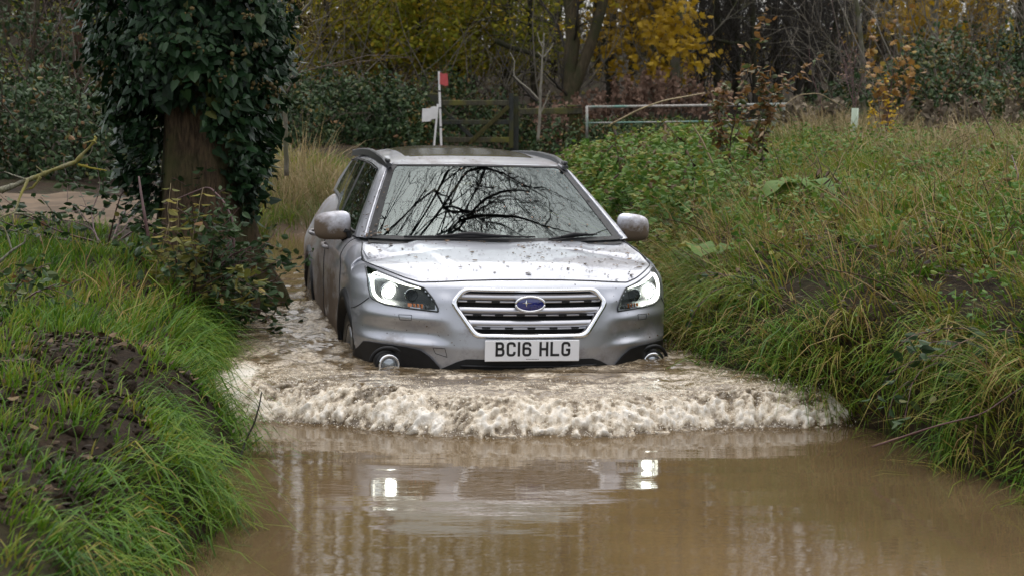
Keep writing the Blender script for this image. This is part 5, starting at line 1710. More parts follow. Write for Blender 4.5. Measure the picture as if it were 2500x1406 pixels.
cane("bramble_cane", [w3(*p) for p in ((572, 620, 10.9), (570, 540, 10.95), (545, 490, 11), (510, 455, 11.1), (460, 475, 11.2), (400, 500, 11.2))], .007, M_cane, "long thin bramble cane arching across the bare trunk base", "bramble cane")
cane("bare_twig", [w3(*p) for p in ((585, 1120, 7.5), (600, 1075, 7.52), (622, 1030, 7.5), (634, 985, 7.5), (639, 955, 7.5))], .0055, M_twig, "thin bare twig rising from the water beside the left bank", "twig")
# lichen-covered branch lying across the grass at the left edge
def spray(name, knots, r, mat, label, cat, side=(), moss=None):
    T_ = empty(name, tuple(w3(*knots[0])))
    org = w3(*knots[0])
    out_ = []
    def poly(kn, r0, r1):
        K = np.array([w3(*p) for p in kn]) - org
        tq = np.linspace(0, len(K) - 1, 6 * len(K))
        P_ = np.stack([np.interp(tq, range(len(K)), K[:, c_]) for c_ in range(3)], -1)
        P_ += np.cumsum(RG.normal(0, r0 * .12, P_.shape), 0)
        out_.append((P_, np.linspace(r0, r1, len(P_)) * (1 + .16 * RG.normal(size=len(P_)))))
    mb = MB()
    poly(knots, r, r * .45)
    for kn, r0 in side: poly(kn, r0, r0 * .4)
    mb.tube(*out_[0], 7); mb.build("branch", mat, T_)
    for p_, r_ in out_[1:]:
        mb = MB(); mb.tube(p_, r_, 6); mb.build("twig", mat, T_)
    return tag(T_, label, cat)
M_lichen = bark("lichen-covered bark", (.05, .042, .03), (.30, .29, .22), 26, moss=(.19, .165, .022), bump=.6)
D_ = 10.1
spray("lichen_branch", [(-60, 478, D_), (0, 465, D_), (60, 445, D_), (110, 428, D_), (190, 402, D_), (232, 358, D_), (240, 345, D_)], .017, M_lichen,
      "lichen-crusted bare branch reaching over the grass in front of the sandy track", "branch",
      [([(190, 402, D_), (220, 410, D_), (258, 418, D_)], .009), ([(100, 432, D_), (80, 458, D_), (45, 470, D_)], .010),
       ([(68, 440, D_), (48, 490, D_ - .1), (35, 522, D_ - .15), (-30, 545, D_ - .2)], .010), ([(35, 522, D_ - .15), (62, 520, D_ - .15), (92, 524, D_ - .15)], .008),
       ([(66, 440, D_), (45, 432, D_), (10, 418, D_)], .007), ([(204, 352, D_), (228, 346, D_), (238, 352, D_)], .006), ([(108, 430, D_), (100, 415, D_), (88, 405, D_)], .006)])
D_ = 9.2
spray("lichen_branch", [(-50, 660, D_), (0, 640, D_), (30, 612, D_), (62, 590, D_), (66, 572, D_)], .008, M_lichen,
      "short lichen-crusted twig curling up from the grass at the left edge", "branch", [([(30, 612, D_), (10, 555, D_), (-20, 545, D_)], .006)])

# ------------------------------------------------------------------ gate, fence, barrier, flags, tree guard
M_oldwood = bark("old mossy timber", (.028, .027, .020), (.085, .078, .05), 12, moss=(.12, .115, .025), bump=.5)
M_darkwood = bark("dark wet timber", (.016, .019, .019), (.055, .057, .05), 12, moss=(.06, .06, .02), bump=.5)
M_greenwood = bark("algae-green timber", (.026, .024, .009), (.075, .066, .018), 10, bump=.4)
M_whitepaint = simple("white painted batten", (.72, .71, .70), .5, noise=.08, scale=9)
M_red = simple("faded red board", (.48, .075, .075), .55, noise=.15, scale=14)
M_pipe = bark("flaking white paint over rust", (.16, .10, .07), (.50, .51, .49), 20, moss=(.14, .25, .21), bump=.2)

GYD = 30.0
def gp3(px, py, Y=GYD): return w3(px, py, Y)
gl, gt_ = gp3(1068, 252), gp3(1248, 350)
gx0, gx1, gz1, gz0 = gl[0], gt_[0], gl[2], gt_[2]
GATE = empty("field_gate", ((gx0 + gx1) / 2, GYD, gz0))
tag(GATE, "weathered dark timber field gate with mossy rails and crossed braces", "gate")
gw = gx1 - gx0; gh_ = gz1 - gz0
def wbar(name, a, b_, w, th, mat, parent, org=(0, 0, 0)):
    """a square-edged timber from a to b"""
    a = np.array(a, float); b_ = np.array(b_, float); d_ = b_ - a; L_ = np.linalg.norm(d_)
    mb = MB()
    ang = math.atan2(d_[2], d_[0])
    n_ = 8
    rows = []
    for q in np.linspace(0, 1, n_):
        c_ = a + d_ * q
        s1, s2 = w / 2 * (1 + .06 * math.sin(q * 17 + L_ * 9)), th / 2
        nx_, nz_ = -math.sin(ang), math.cos(ang)
        bev = .006
        rows.append([(c_[0] + nx_ * u_, c_[1] + v_, c_[2] + nz_ * u_) for u_, v_ in ((-s1, -s2 + bev), (-s1 + bev, -s2), (s1 - bev, -s2), (s1, -s2 + bev), (s1, s2), (-s1, s2))])
    mb.grid(np.array(rows), wrap=True)
    m_ = 6
    mb.add(np.array(rows[0]), np.array([list(range(6))])); mb.add(np.array(rows[-1]), np.array([list(range(6))[::-1]]))
    return mb.build(name, mat, parent, smooth=False)
hw_ = gw / 2
wbar("rail", (-hw_, 0, gh_), (hw_, 0, gh_), .085, .05, M_oldwood, GATE)
wbar("rail", (-hw_, 0, gh_ * .52), (hw_, 0, gh_ * .52), .075, .045, M_darkwood, GATE)
wbar("rail", (-hw_, 0, gh_ * .08), (hw_, 0, gh_ * .08), .085, .045, M_oldwood, GATE)
wbar("brace", (hw_ - .04, -.05, gh_ - .06), (-hw_ * .12, -.05, gh_ * .02), .07, .03, M_greenwood, GATE)
wbar("brace", (-hw_ + .02, .05, gh_ - .05), (hw_ * .0, .05, gh_ * .08), .06, .03, M_darkwood, GATE)
wbar("stile", (hw_, 0, -.08), (hw_, 0, gh_ + .16), .075, .065, M_darkwood, GATE)
wbar("stile", (-hw_ + .02, 0, -.08), (-hw_ + .02, 0, gh_ + .02), .07, .06, M_darkwood, GATE)
def post(px, ptop, w, mat, label, dY=0.06, cap=None):
    t_ = gp3(px, ptop, GYD + dY)
    zb = float(terrain(t_[0], t_[1])) - .1
    P_ = empty("gate_post", (t_[0], t_[1], zb))
    wbar("shaft", (0, 0, 0), (0, 0, t_[2] - zb), w, w, mat, P_)
    mb = MB(); mb.box((0, 0, t_[2] - zb + .015), (w * .92, w * .92, .028), bevel=.012); mb.build("cap", M_oldwood, P_)
    return tag(P_, label, "gate post")
post(1058, 232, .17, M_darkwood, "stout dark gate post behind the white flag board", .12)
post(1256, 236, .14, M_darkwood, "mossy-topped gate post at the right-hand stile of the timber gate", .12)
FN = empty("timber_fence", tuple(gp3(1340, 320)))
tag(FN, "short mossy timber rail fixed to a squat green-stained post right of the gate", "fence")
o0 = gp3(1340, 320)
a_, b_ = gp3(1268, 273) - o0, gp3(1422, 271) - o0
wbar("rail", a_, b_, .10, .05, M_oldwood, FN)
a_, b_ = gp3(1405, 345) - o0, gp3(1405, 279) - o0
wbar("post", a_ + [0, .07, -.3], b_ + [0, .07, 0], .20, .09, M_greenwood, FN)
mb = MB(); c_ = gp3(1402, 262) - o0; mb.box(c_ + [0, .04, .02], (.25, .2, .03), bevel=.012); mb.build("post_cap", M_oldwood, FN)

# flags
BY = 28.6
def flag_post(name, top, bot, w, board, mat, label, ties):
    a_, b_ = w3(*bot, BY), w3(*top, BY)
    zb = float(terrain(a_[0], a_[1])) - .05
    dirv = (b_ - a_) / (b_ - a_)[2]
    base = a_ + dirv * (zb - a_[2])
    F_ = empty(name, tuple(base))
    wbar("pole", (0, 0, 0), b_ - base, w, .025, M_whitepaint, F_)
    pts = [w3(px, py, BY - .02) - base for px, py in board]
    pts = np.array(pts)
    m_ = len(pts)
    mb = MB()
    mb.add(np.concatenate([pts, pts + [0, .008, 0]]), np.array([list(range(m_))]), np.array([[m_ + k for k in range(m_)][::-1]]), np.array([[k, m_ + k, m_ + (k + 1) % m_, (k + 1) % m_] for k in range(m_)]))
    mb.build("flag_board", mat, F_, smooth=False)
    for ty in ties:
        q = (ty - bot[1]) / (top[1] - bot[1])
        p_ = a_ + (b_ - a_) * q - base
        mb = MB(); mb.box(p_, (w * 1.25, .032, .02)); mb.build("tie", M_matt, F_)
    return tag(F_, label, "flag pole")
flag_post("flag_pole", (1071.5, 175), (1077, 352), .034, [(1074, 178), (1085, 182), (1085, 180), (1093, 181), (1094, 209), (1087, 211), (1080, 208), (1074, 206)], M_red,
          "upright white pole with a small faded red flag board, in front of the gate", (223, 264, 311))
BY = 28.5
flag_post("flag_pole", (1069, 255), (1060, 354), .030, [(1067, 262), (1060, 260), (1053, 262), (1050, 265), (1031, 266), (1030, 298), (1040, 298), (1050, 297), (1054, 292), (1064, 291)], M_whitepaint,
          "leaning white pole with a plain white flag board, in front of the gate post", ())

# white metal barrier in the meadow
PB = empty("metal_barrier", tuple(w3(1690, 330, 27)))
tag(PB, "low barrier of flaking white metal pipe running through the meadow weeds", "barrier")
o0 = w3(1690, 330, 27)
def pipe(name, kn, r):
    mb = MB(); mb.tube([w3(*p) - o0 for p in kn], r, 8); mb.build(name, M_pipe, PB)
pipe("top_rail", [(1432, 262, 27), (1600, 260, 27.2), (1800, 257, 27.4), (1950, 254, 27.6)], .019)
pipe("lower_rail", [(1432, 301, 27), (1600, 299, 27.2), (1800, 296, 27.4), (1900, 293, 27.5)], .012)
pipe("leg", [(1433, 340, 27), (1433, 260, 27)], .02)
pipe("leg", [(1888, 330, 27.5), (1890, 254, 27.5)], .035)
pipe("leg", [(1917, 330, 27.6), (1912, 256, 27.6)], .028)

# sapling in a pale guard tube
p_ = at(2083, 22.5)
TG = empty("tree_guard", p_)
mb = MB(); mb.lathe((0, 0, 0), (.03, 0, 1), [(.045, -.02), (.043, .40), (.038, .40), (.038, .1)], 14); mb.build("tube", simple("pale green plastic", (.30, .36, .27), .5), TG)
mb = MB(); mb.tube([(.045, .0, -.02), (.05, 0, .25)], .012, 5); mb.build("stake", M_straw, TG)
tag(TG, "pale green plastic tree guard tube standing alone in the meadow grass", "tree guard")
o = leafy_bush("bare_sapling", p_[0] + .002, p_[1] + .01, p_[2] + .4, [((0, 0, 1), .85), ((.15, 0, 1), .7), ((-.2, .1, 1), .65), ((.1, -.1, 1), .6)], 60, .04, 'ovate', M_russet, M_cane, 31, kids=(3, 5), tm=.6, up=.1, spread=.4, r=.007)
tag(o, "thin reddish sapling growing out of the pale green guard tube", "sapling")

# ------------------------------------------------------------------ shrubs, saplings and weeds of the right bank
p_ = at(1790, 17)
o = leafy_bush("young_shrub", p_[0], p_[1], p_[2], [((.25, 0, 1), .95), ((-.2, .1, 1), .85), ((.5, -.1, 1), .8), ((-.4, -.1, 1), .6), ((.05, .2, 1), 1.0), ((.7, 0, 1), .7)], 620, .078, 'ovate', tinted("turning shrub leaf", [(0, (.05, .065, .02)), (.30, (.09, .12, .04)), (.45, (.15, .085, .03)), (.8, (.24, .11, .03)), (1, (.13, .15, .09))], .5, .4, .3), M_deadstem, 32, kids=(3, 5), tm=.5, up=.08, spread=.55)
tag(o, "knee-high shrub with mixed brown and grey-green leaves in front of the white barrier", "shrub")
p_ = at(2155, 21)
o = leafy_bush("autumn_sapling", p_[0], p_[1], p_[2], [((.05, 0, 1), 1.2), ((.2, 0, 1), 1.0), ((-.25, 0, 1), .8), ((.35, 0, 1), .8), ((-.1, .2, 1), 1.1)], 190, .085, 'maple', M_orange, M_cane, 33, kids=(3, 5), tm=.5, up=.08, spread=.5)
tag(o, "slender sapling with orange and yellow leaves right of the tree guard tube", "sapling")
p_ = at(2160, 20.4)
o = leafy_bush("autumn_sapling", p_[0], p_[1], p_[2], [((.05, 0, 1), .45), ((.3, 0, 1), .4), ((-.35, 0, 1), .4)], 70, .06, 'ovate', M_maple, M_cane, 34, kids=(2, 4), tm=.7, up=.08, spread=.5)
tag(o, "low yellow-leaved seedling at the foot of the orange sapling", "sapling")
rng = np.random.default_rng(55)
def dead_stem(px, Y, H, n_, leaf, label, lean=(0, 0), mat=M_deadleaf):
    x, y, z = at(px, Y)
    o_ = stem_plant("dead_weed", x, y, H, n_, leaf, mat, M_deadstem, 'lance', lean, rng, droop=1.0, whorl=2, tintm=.55, r=.006)
    return tag(o_, label, "dead weed")
dead_stem(2285, 19.0, .62, 16, .05, "rust-brown seeded dock stalk standing in the pale grass at the right", (.05, 0), M_russet)
dead_stem(2315, 19.2, .45, 12, .05, "shorter rust-brown dock stalk beside the tall seeded one", (.15, 0), M_russet)
for px, Y, H, lb in ((1405, 15.2, .80, "withered brown weed stalk among the nettles above the car's roof rail"), (1452, 14.6, .78, "withered dark weed stalk with curled leaves in the middle of the nettle bed"),
                     (1520, 16.5, .92, "tall withered weed at the back of the nettle bed, below the white barrier"), (1660, 15.8, .85, "withered weed stalk left of the brown-leaved shrub"),
                     (1715, 15.0, .75, "leaning withered weed stalk just in front of the brown-leaved shrub"), (1860, 15.8, .50, "withered brown weed right of the brown-leaved shrub"),
                     (2010, 13.2, .35, "blackened withered weed behind the broad dock leaves"), (2060, 12.6, .32, "blackened withered weed in the grass right of the broad dock leaves")):
    dead_stem(px, Y, H, 6, .13, lb, (rng.normal(0, .25), -.1))
def dock(px, Y, n_, leaf, label, mat=M_nettle, tm=.8, up=.5):
    x, y, z = at(px, Y)
    T_ = empty("dock_plant", (x, y, z))
    a = np.arange(n_) * 2.4 + rng.uniform(0, 6)
    D_ = np.stack([np.cos(a), np.sin(a), up + rng.normal(0, .25, n_)], -1)
    V, F, T2 = [], [], []
    k_ = 0
    # each leaf is a broad bowed blade with a folded midrib
    for d_, a_ in zip(D_, a):
        L_ = leaf * rng.uniform(.6, 1.15); h_ = np.array([math.cos(a_), math.sin(a_), 0]); s_ = np.array([-math.sin(a_), math.cos(a_), 0])
        tn = float(np.clip(rng.normal(tm, .15), 0, 1))
        for q in np.linspace(0, 1, 8):
            c_ = h_ * L_ * (.15 + .8 * q) + np.array([0, 0, .17 + L_ * (.55 * d_[2] * q - .65 * q * q)])
            w_ = .34 * L_ * math.sin(math.pi * min(1, .08 + q * .90)) ** .8 + .004
            V += [c_ - s_ * w_ + [0, 0, .16 * w_ + .012 * math.sin(q * 14)], c_, c_ + s_ * w_ + [0, 0, .16 * w_ + .012 * math.cos(q * 13)]]
            T2 += [tn] * 3
        for q in range(7):
            b0 = k_ + q * 3
            F += [(b0, b0 + 1, b0 + 4, b0 + 3), (b0 + 1, b0 + 2, b0 + 5, b0 + 4)]
        k_ += 24
    mesh_np("leaves", V, np.array(F), mat, T_, True, {"tint": T2})
    mb = MB()
    for a_ in a: mb.tube([(0, 0, -.03), (.05 * math.cos(a_), .05 * math.sin(a_), .17)], .006, 5)
    mb.build("stems", M_straw, T_)
    return tag(T_, label, "dock")
dock(1870, 13.4, 8, .30, "yellow-green dock with broad leaves, left of the pair in the bank grass")
dock(1955, 13.0, 9, .36, "largest broad-leaved dock, its pale leaf arching over the bank grass")
dock(1735, 11.4, 4, .26, "single upright dock leaf low on the bank behind the car's mirror", tm=.85, up=1.2)
# brambles trailing down the near right bank
for px, Y, n_, lb in ((2420, 8.3, 60, "bramble trailing over the shaded bank edge at the lower right"), (2330, 8.4, 46, "bramble with dark glossy leaves hanging to the water at the lower right"), (1850, 10.2, 40, "small bramble clump low on the bank right of the car's headlight")):
    x, y, z = at(px, Y)
    z = float(terrain(x, y))
    o = leafy_bush("bramble_trail", x, y, z + .05, [((-.7, -.5, .2), .42), ((-.3, -.7, .1), .40), ((-.9, 0, .3), .35), ((.2, -.6, .3), .35)], n_, .065, 'ovate', M_bramble, M_cane, int(px), kids=(1, 3), tm=.35, up=-.16, spread=.6, r=.004)
    tag(o, lb, "bramble")
# long bare straws and canes leaning through the grass
for kn, r_, m_, lb, ct in (
    ([(1490, 305, 20), (1560, 268, 20), (1620, 246, 20), (1720, 228, 20.5)], .012, M_straw, "long pale straw stalk slanting up across the white barrier", "dead stalk"),
    ([(1900, 270, 22), (1950, 232, 22), (2000, 228, 22), (2060, 262, 22)], .008, M_straw, "pale grass stalk arching beyond the barrier's white legs", "dead stalk"),
    ([(2310, 310, 18), (2370, 325, 18), (2450, 340, 18)], .010, M_straw, "pale broken stalk lying flat at the right edge of the meadow", "dead stalk"),
    ([(2430, 335, 17), (2400, 280, 17), (2380, 235, 17)], .008, M_cane, "thin reddish cane leaning left over the pale broken stalk", "cane"),
    ([(2010, 270, 23), (1980, 180, 23), (1975, 120, 23)], .006, M_cane, "thin dark cane standing in front of the bare thicket", "cane"),
    ([(1740, 400, 15), (1715, 345, 15), (1690, 305, 15)], .011, M_straw, "thick straw-brown stalk leaning among the nettles left of the shrub", "dead stalk"),
    ([(2480, 480, 12), (2487, 430, 12), (2470, 380, 12.2)], .008, M_cane, "dark red cane curving at the right edge above the grass", "cane"),
    ([(2130, 1090, 7.9), (2280, 1040, 7.7), (2400, 1010, 7.6), (2500, 940, 7.6)], .005, M_cane, "thin dark bramble cane drooping across the hanging grass at the lower right", "bramble cane")):
    cane("weed_stalk", [w3(*k) for k in kn], r_, m_, lb, ct)

# pale dead sapling by the fence
p_ = at(1322, 25.5)
SP = empty("bare_sapling", p_)
def add_limb(kn, r0, r1, name, mat, parent, org, jit=.15):
    K = np.array([w3(*q) for q in kn]) - np.array(org)
    tq = np.linspace(0, len(K) - 1, 6 * len(K))
    P_ = np.stack([np.interp(tq, range(len(K)), K[:, c_]) for c_ in range(3)], -1)
    P_[1:] += RG.normal(0, r0 * jit, P_[1:].shape)
    mb = MB(); mb.tube(P_, np.linspace(r0, r1, len(P_)), 7); return mb.build(name, mat, parent)
Y_ = 25.5
add_limb([(1314, 345, Y_), (1318, 280, Y_), (1320, 230, Y_), (1323, 160, Y_), (1326, 120, Y_), (1328, 82, Y_)], .022, .009, "stem", M_paletwig, SP, p_)
for kn in ([(1316, 245, Y_), (1295, 222, Y_), (1262, 195, Y_), (1254, 185, Y_), (1256, 150, Y_), (1245, 130, Y_)], [(1316, 283, Y_), (1330, 255, Y_), (1342, 222, Y_)], [(1326, 142, Y_), (1312, 128, Y_)], [(1326, 142, Y_), (1345, 118, Y_), (1352, 105, Y_)], [(1325, 118, Y_), (1316, 100, Y_), (1312, 80, Y_)]):
    add_limb(kn, .013, .006, "branch", M_paletwig, SP, p_)
tag(SP, "pale bare forked sapling standing in front of the mossy fence rail", "sapling")

# ------------------------------------------------------------------ bramble and ivy banks in the background
def mound(name, label, lobes, n_, sz, mat, seed, cat, shape='ovate', tm=.45, stems=0, kind=None):
    """leaves over a cluster of lumpy domes: (px, Y, top z, half width, half depth)"""
    rg = np.random.default_rng(seed)
    Ps, Ns, Ts = [], [], []
    tot = sum(l_[3] * l_[2] for l_ in lobes)
    x0, y0 = at(lobes[0][0], lobes[0][1])[:2]
    org = np.array([x0, y0, float(terrain(x0, y0))])
    for px, Y, top, hw_, hd in lobes:
        m = int(n_ * hw_ * top / tot)
        cx_, cy_ = (px - 1250) / 4384 * Y, Y
        zb = float(terrain(cx_, cy_)) - .1
        u = rg.normal(size=(m, 3)); u[:, 2] = np.abs(u[:, 2]); u[:, 1] -= .35 * np.abs(u[:, 1]) ; u /= np.linalg.norm(u, axis=1)[:, None]
        az = np.arctan2(u[:, 1], u[:, 0])
        lump_ = .70 + .45 * vnoise(az * 3.2 + seed, u[:, 2] * 5, seed) + .22 * (vnoise(az * 9, u[:, 2] * 13, seed + 1) - .5)
        rr_ = lump_ * rg.uniform(.72, 1.03, m) ** .7
        P_ = np.stack([cx_ + u[:, 0] * hw_ * rr_, cy_ + u[:, 1] * hd * rr_, zb + u[:, 2] ** .8 * (top - zb) * rr_], -1)
        Ps.append(P_); Ns.append(u); Ts.append(np.clip(rg.normal(tm, .24, m) + .4 * (rg.random(m) < .035) + .25 * (vnoise(az * 4, u[:, 2] * 6, seed + 5) - .5), 0, 1))
    P_ = np.concatenate(Ps) - org; N_ = np.concatenate(Ns); T2 = np.concatenate(Ts); m = len(P_)
    T_ = empty(name, tuple(org))
    D_ = N_ * .3 + rg.normal(0, .45, (m, 3)) + [0, 0, -.55]
    leaves("foliage", P_, D_, N_ + rg.normal(0, .45, (m, 3)) + [0, 0, .35], rg.uniform(*sz, m), shape, T2, mat, T_)
    # dark mass of stems inside, and canes poking out
    st_ = []
    for px, Y, top, hw_, hd in lobes:
        cx_, cy_ = (px - 1250) / 4384 * Y - org[0], Y - org[1]
        zb = float(terrain(cx_ + org[0], cy_ + org[1])) - org[2]
        for _ in range(stems):
            a_ = rg.uniform(0, 6.28); r_ = rg.uniform(.1, .8)
            branchy(rg, (cx_ + hw_ * .5 * r_ * math.cos(a_), cy_ + hd * .5 * r_ * math.sin(a_), zb), (math.cos(a_) * .7, math.sin(a_) * .7, 1), (top - zb - org[2]) * rg.uniform(.9, 1.35), .012, 1, st_, wob=.25, up=-.02, kids=(2, 4), rmin=.004)
    if st_: tubes("canes", st_, M_deadstem, T_, 4, 1)
    return tag(T_, label, cat, kind=kind)
mound("bramble_bank", "dark wooded bank of brambles behind the sandy track at the far left", [(60, 20.4, 1.75, 1.1, 1.0), (-120, 20.2, 1.9, 1.2, 1.0), (215, 20.4, 1.55, .9, 1.0), (330, 20.8, 1.45, .9, 1.0), (440, 21.3, 1.35, .8, .9)], 8600, (.05, .095), M_bramble, 1, "brambles", tm=.40, stems=7)
mound("bramble_bank", "tall tangle of shaded brambles under the brown trunks at the upper left", [(40, 25.5, 2.9, 1.5, 1.1), (260, 26, 2.7, 1.4, 1.1), (430, 27, 2.3, 1.4, 1.1)], 5200, (.06, .11), M_bramble, 2, "brambles", tm=.42, stems=9)
mound("ivy_hedge", "dense bank of dark green ivy and brambles left of the flag poles", [(760, 30.5, 1.75, 1.15, 1.0), (900, 30.8, 1.72, 1.1, 1.0), (985, 30.9, 1.5, .8, .9), (690, 29, 1.55, .9, .9)], 9500, (.055, .105), M_bramble, 3, "hedge", tm=.40, stems=4)
mound("ivy_stump", "ivy-smothered stump of paler leaves beside the left gate post", [(1028, 29.6, 1.30, .33, .33), (1020, 29.5, .95, .36, .33)], 1500, (.045, .075), M_bramble, 4, "ivy", 'ivy', tm=.55)
mound("bramble_bank", "bramble thicket seen through and above the timber gate", [(1130, 33.5, 1.55, 1.0, .8), (1230, 33.5, 1.35, .9, .8), (1330, 33.8, 1.1, .8, .8), (1080, 34.5, 1.8, 1.0, .8)], 6000, (.055, .10), M_bramble, 5, "brambles", tm=.55, stems=5)
mound("bramble_bush", "low bramble growth behind the mossy fence rail and barrier", [(1400, 30, .95, .8, .7), (1520, 30.2, .92, .8, .7), (1640, 30.5, .9, .8, .7)], 2600, (.05, .09), M_bramble, 6, "brambles", tm=.55, stems=3)
mound("bramble_bush", "large rounded bramble bush with silvery leaves at the upper right", [(2290, 27, 2.25, .85, .8), (2200, 27.3, 1.85, .6, .7), (2380, 26.6, 1.7, .7, .7)], 4600, (.055, .10), M_bramble, 7, "brambles", tm=.62, stems=8)
mound("bramble_bush", "smaller pale bramble bush at the right edge, below the large rounded one", [(2450, 25, 1.55, .6, .6), (2520, 24.6, 1.7, .7, .7)], 1700, (.05, .09), M_bramble, 8, "brambles", tm=.68, stems=6)
mound("scrub", "dark leafy scrub under the trees at the far right", [(2060, 31, 1.6, .8, .7), (2140, 32, 1.9, .9, .7), (2480, 31, 2.6, 1.2, .9)], 3000, (.06, .11), M_bramble, 9, "scrub", tm=.35, stems=6)

# russet dead willowherb behind the fence
def weeds_patch(name, label, spots, n_, H, mat, seed):
    rg = np.random.default_rng(seed)
    st_, P_, D_ = [], [], []
    for px, Y, hw_, sc in spots:
        for _ in range(int(n_ * sc)):
            x = (px - 1250) / 4384 * Y + rg.normal(0, hw_ * .6); y = Y + rg.normal(0, .4)
            z = float(terrain(x, y)); h = H * sc * rg.uniform(.6, 1.15)
            a_ = rg.normal(0, .12, 2)
            k = np.linspace(0, 1, 5)[:, None]
            pts = np.array([x, y, z]) + k * np.array([a_[0], a_[1], 1]) * h
            st_.append((pts, np.linspace(.005, .0025, 5)))
            for q in range(26):
                f_ = rg.uniform(.3, 1)
                P_.append(np.array([x, y, z]) + f_ * np.array([a_[0], a_[1], 1]) * h); D_.append(rg.normal(0, 1, 3) + [0, 0, .6])
    mb = MB()
    for pts, r_ in st_: mb.tube(pts, r_, 3, cap=False)
    V1 = np.concatenate(mb.V); F1 = np.concatenate(mb.F[4])
    m = len(P_)
    V2, F2, kk_ = leaf_geo(np.array(P_), np.array(D_), rdir(m, rg), rg.uniform(.05, .13, m), 'card')
    o_ = mesh_np(name, np.concatenate([V1, V2]), [F1, F2 + len(V1)], mat, None, False, {"tint": np.concatenate([np.full(len(V1), .4), np.repeat(np.clip(rg.normal(.5, .25, m), 0, 1), kk_)])})
    return tag(o_, label, "dead weeds", kind="stuff")
weeds_patch("dead_weeds", "reddish-brown dead willowherb behind the fence, right of the pale bare sapling", [(1455, 31.5, .6, 1), (1560, 31.8, .6, 1), (1620, 32, .5, .9), (1390, 31.5, .4, .9), (1700, 31.5, .5, .7)], 30, .95, M_russet, 61)
weeds_patch("dead_weeds", "greyish dead weed stalks on the far meadow, below the bramble bushes", [(2250, 23.5, .6, .6), (2350, 23, .6, .6), (2430, 22, .6, .6), (1990, 25, .4, .6), (1930, 27, .4, .6)], 16, .85, tinted("grey dead weed", [(0, (.07, .055, .04)), (1, (.22, .18, .13))], .8, .1, .1), 62)

# ------------------------------------------------------------------ trees of the wood
def crown_mesh(name, mat, seed, n_, R_, z0, z1, sz):
    rg = np.random.default_rng(seed)
    C = np.stack([rg.normal(0, R_ * .5, 60), rg.normal(0, R_ * .5, 60), rg.uniform(z0, z1, 60)], -1)
    C[:, :2] *= (1.15 - .5 * ((C[:, 2:3] - z0) / (z1 - z0)))
    i_ = rg.integers(0, 60, n_)
    P_ = C[i_] + rg.normal(0, .42, (n_, 3)) * [1.1, 1.1, .7]
    D_ = rdir(n_, rg) + [0, 0, -.3]
    V, F, k = leaf_geo(P_, D_, rdir(n_, rg, up=.8), rg.uniform(*sz, n_), 'card')
    o_ = mesh_np(name, V, F, mat, None, False, {"tint": np.repeat(np.clip(rg.normal(.5, .25, n_), 0, 1), k)})
    me = o_.data; bpy.data.objects.remove(o_); return me
M_brownleaf = tinted("brown beech leaf", [(0, (.045, .025, .012)), (.5, (.095, .055, .022)), (1, (.16, .095, .03))], .6, .2, .3)
CROWNS = {'ochre': [crown_mesh("crown", M_ochre, 101 + k, 1300, 2.6, 5.6, 12.5, (.14, .28)) for k in range(2)],
          'olive': [crown_mesh("crown", M_olive, 111 + k, 1300, 2.6, 5.4, 12.0, (.14, .28)) for k in range(2)],
          'brown': [crown_mesh("crown", M_brownleaf, 121, 1000, 2.4, 5.4, 12.0, (.14, .28))],
          'gold': [crown_mesh("crown", M_maple, 131, 1100, 2.0, 4.6, 10.0, (.14, .26))]}
TREES = []
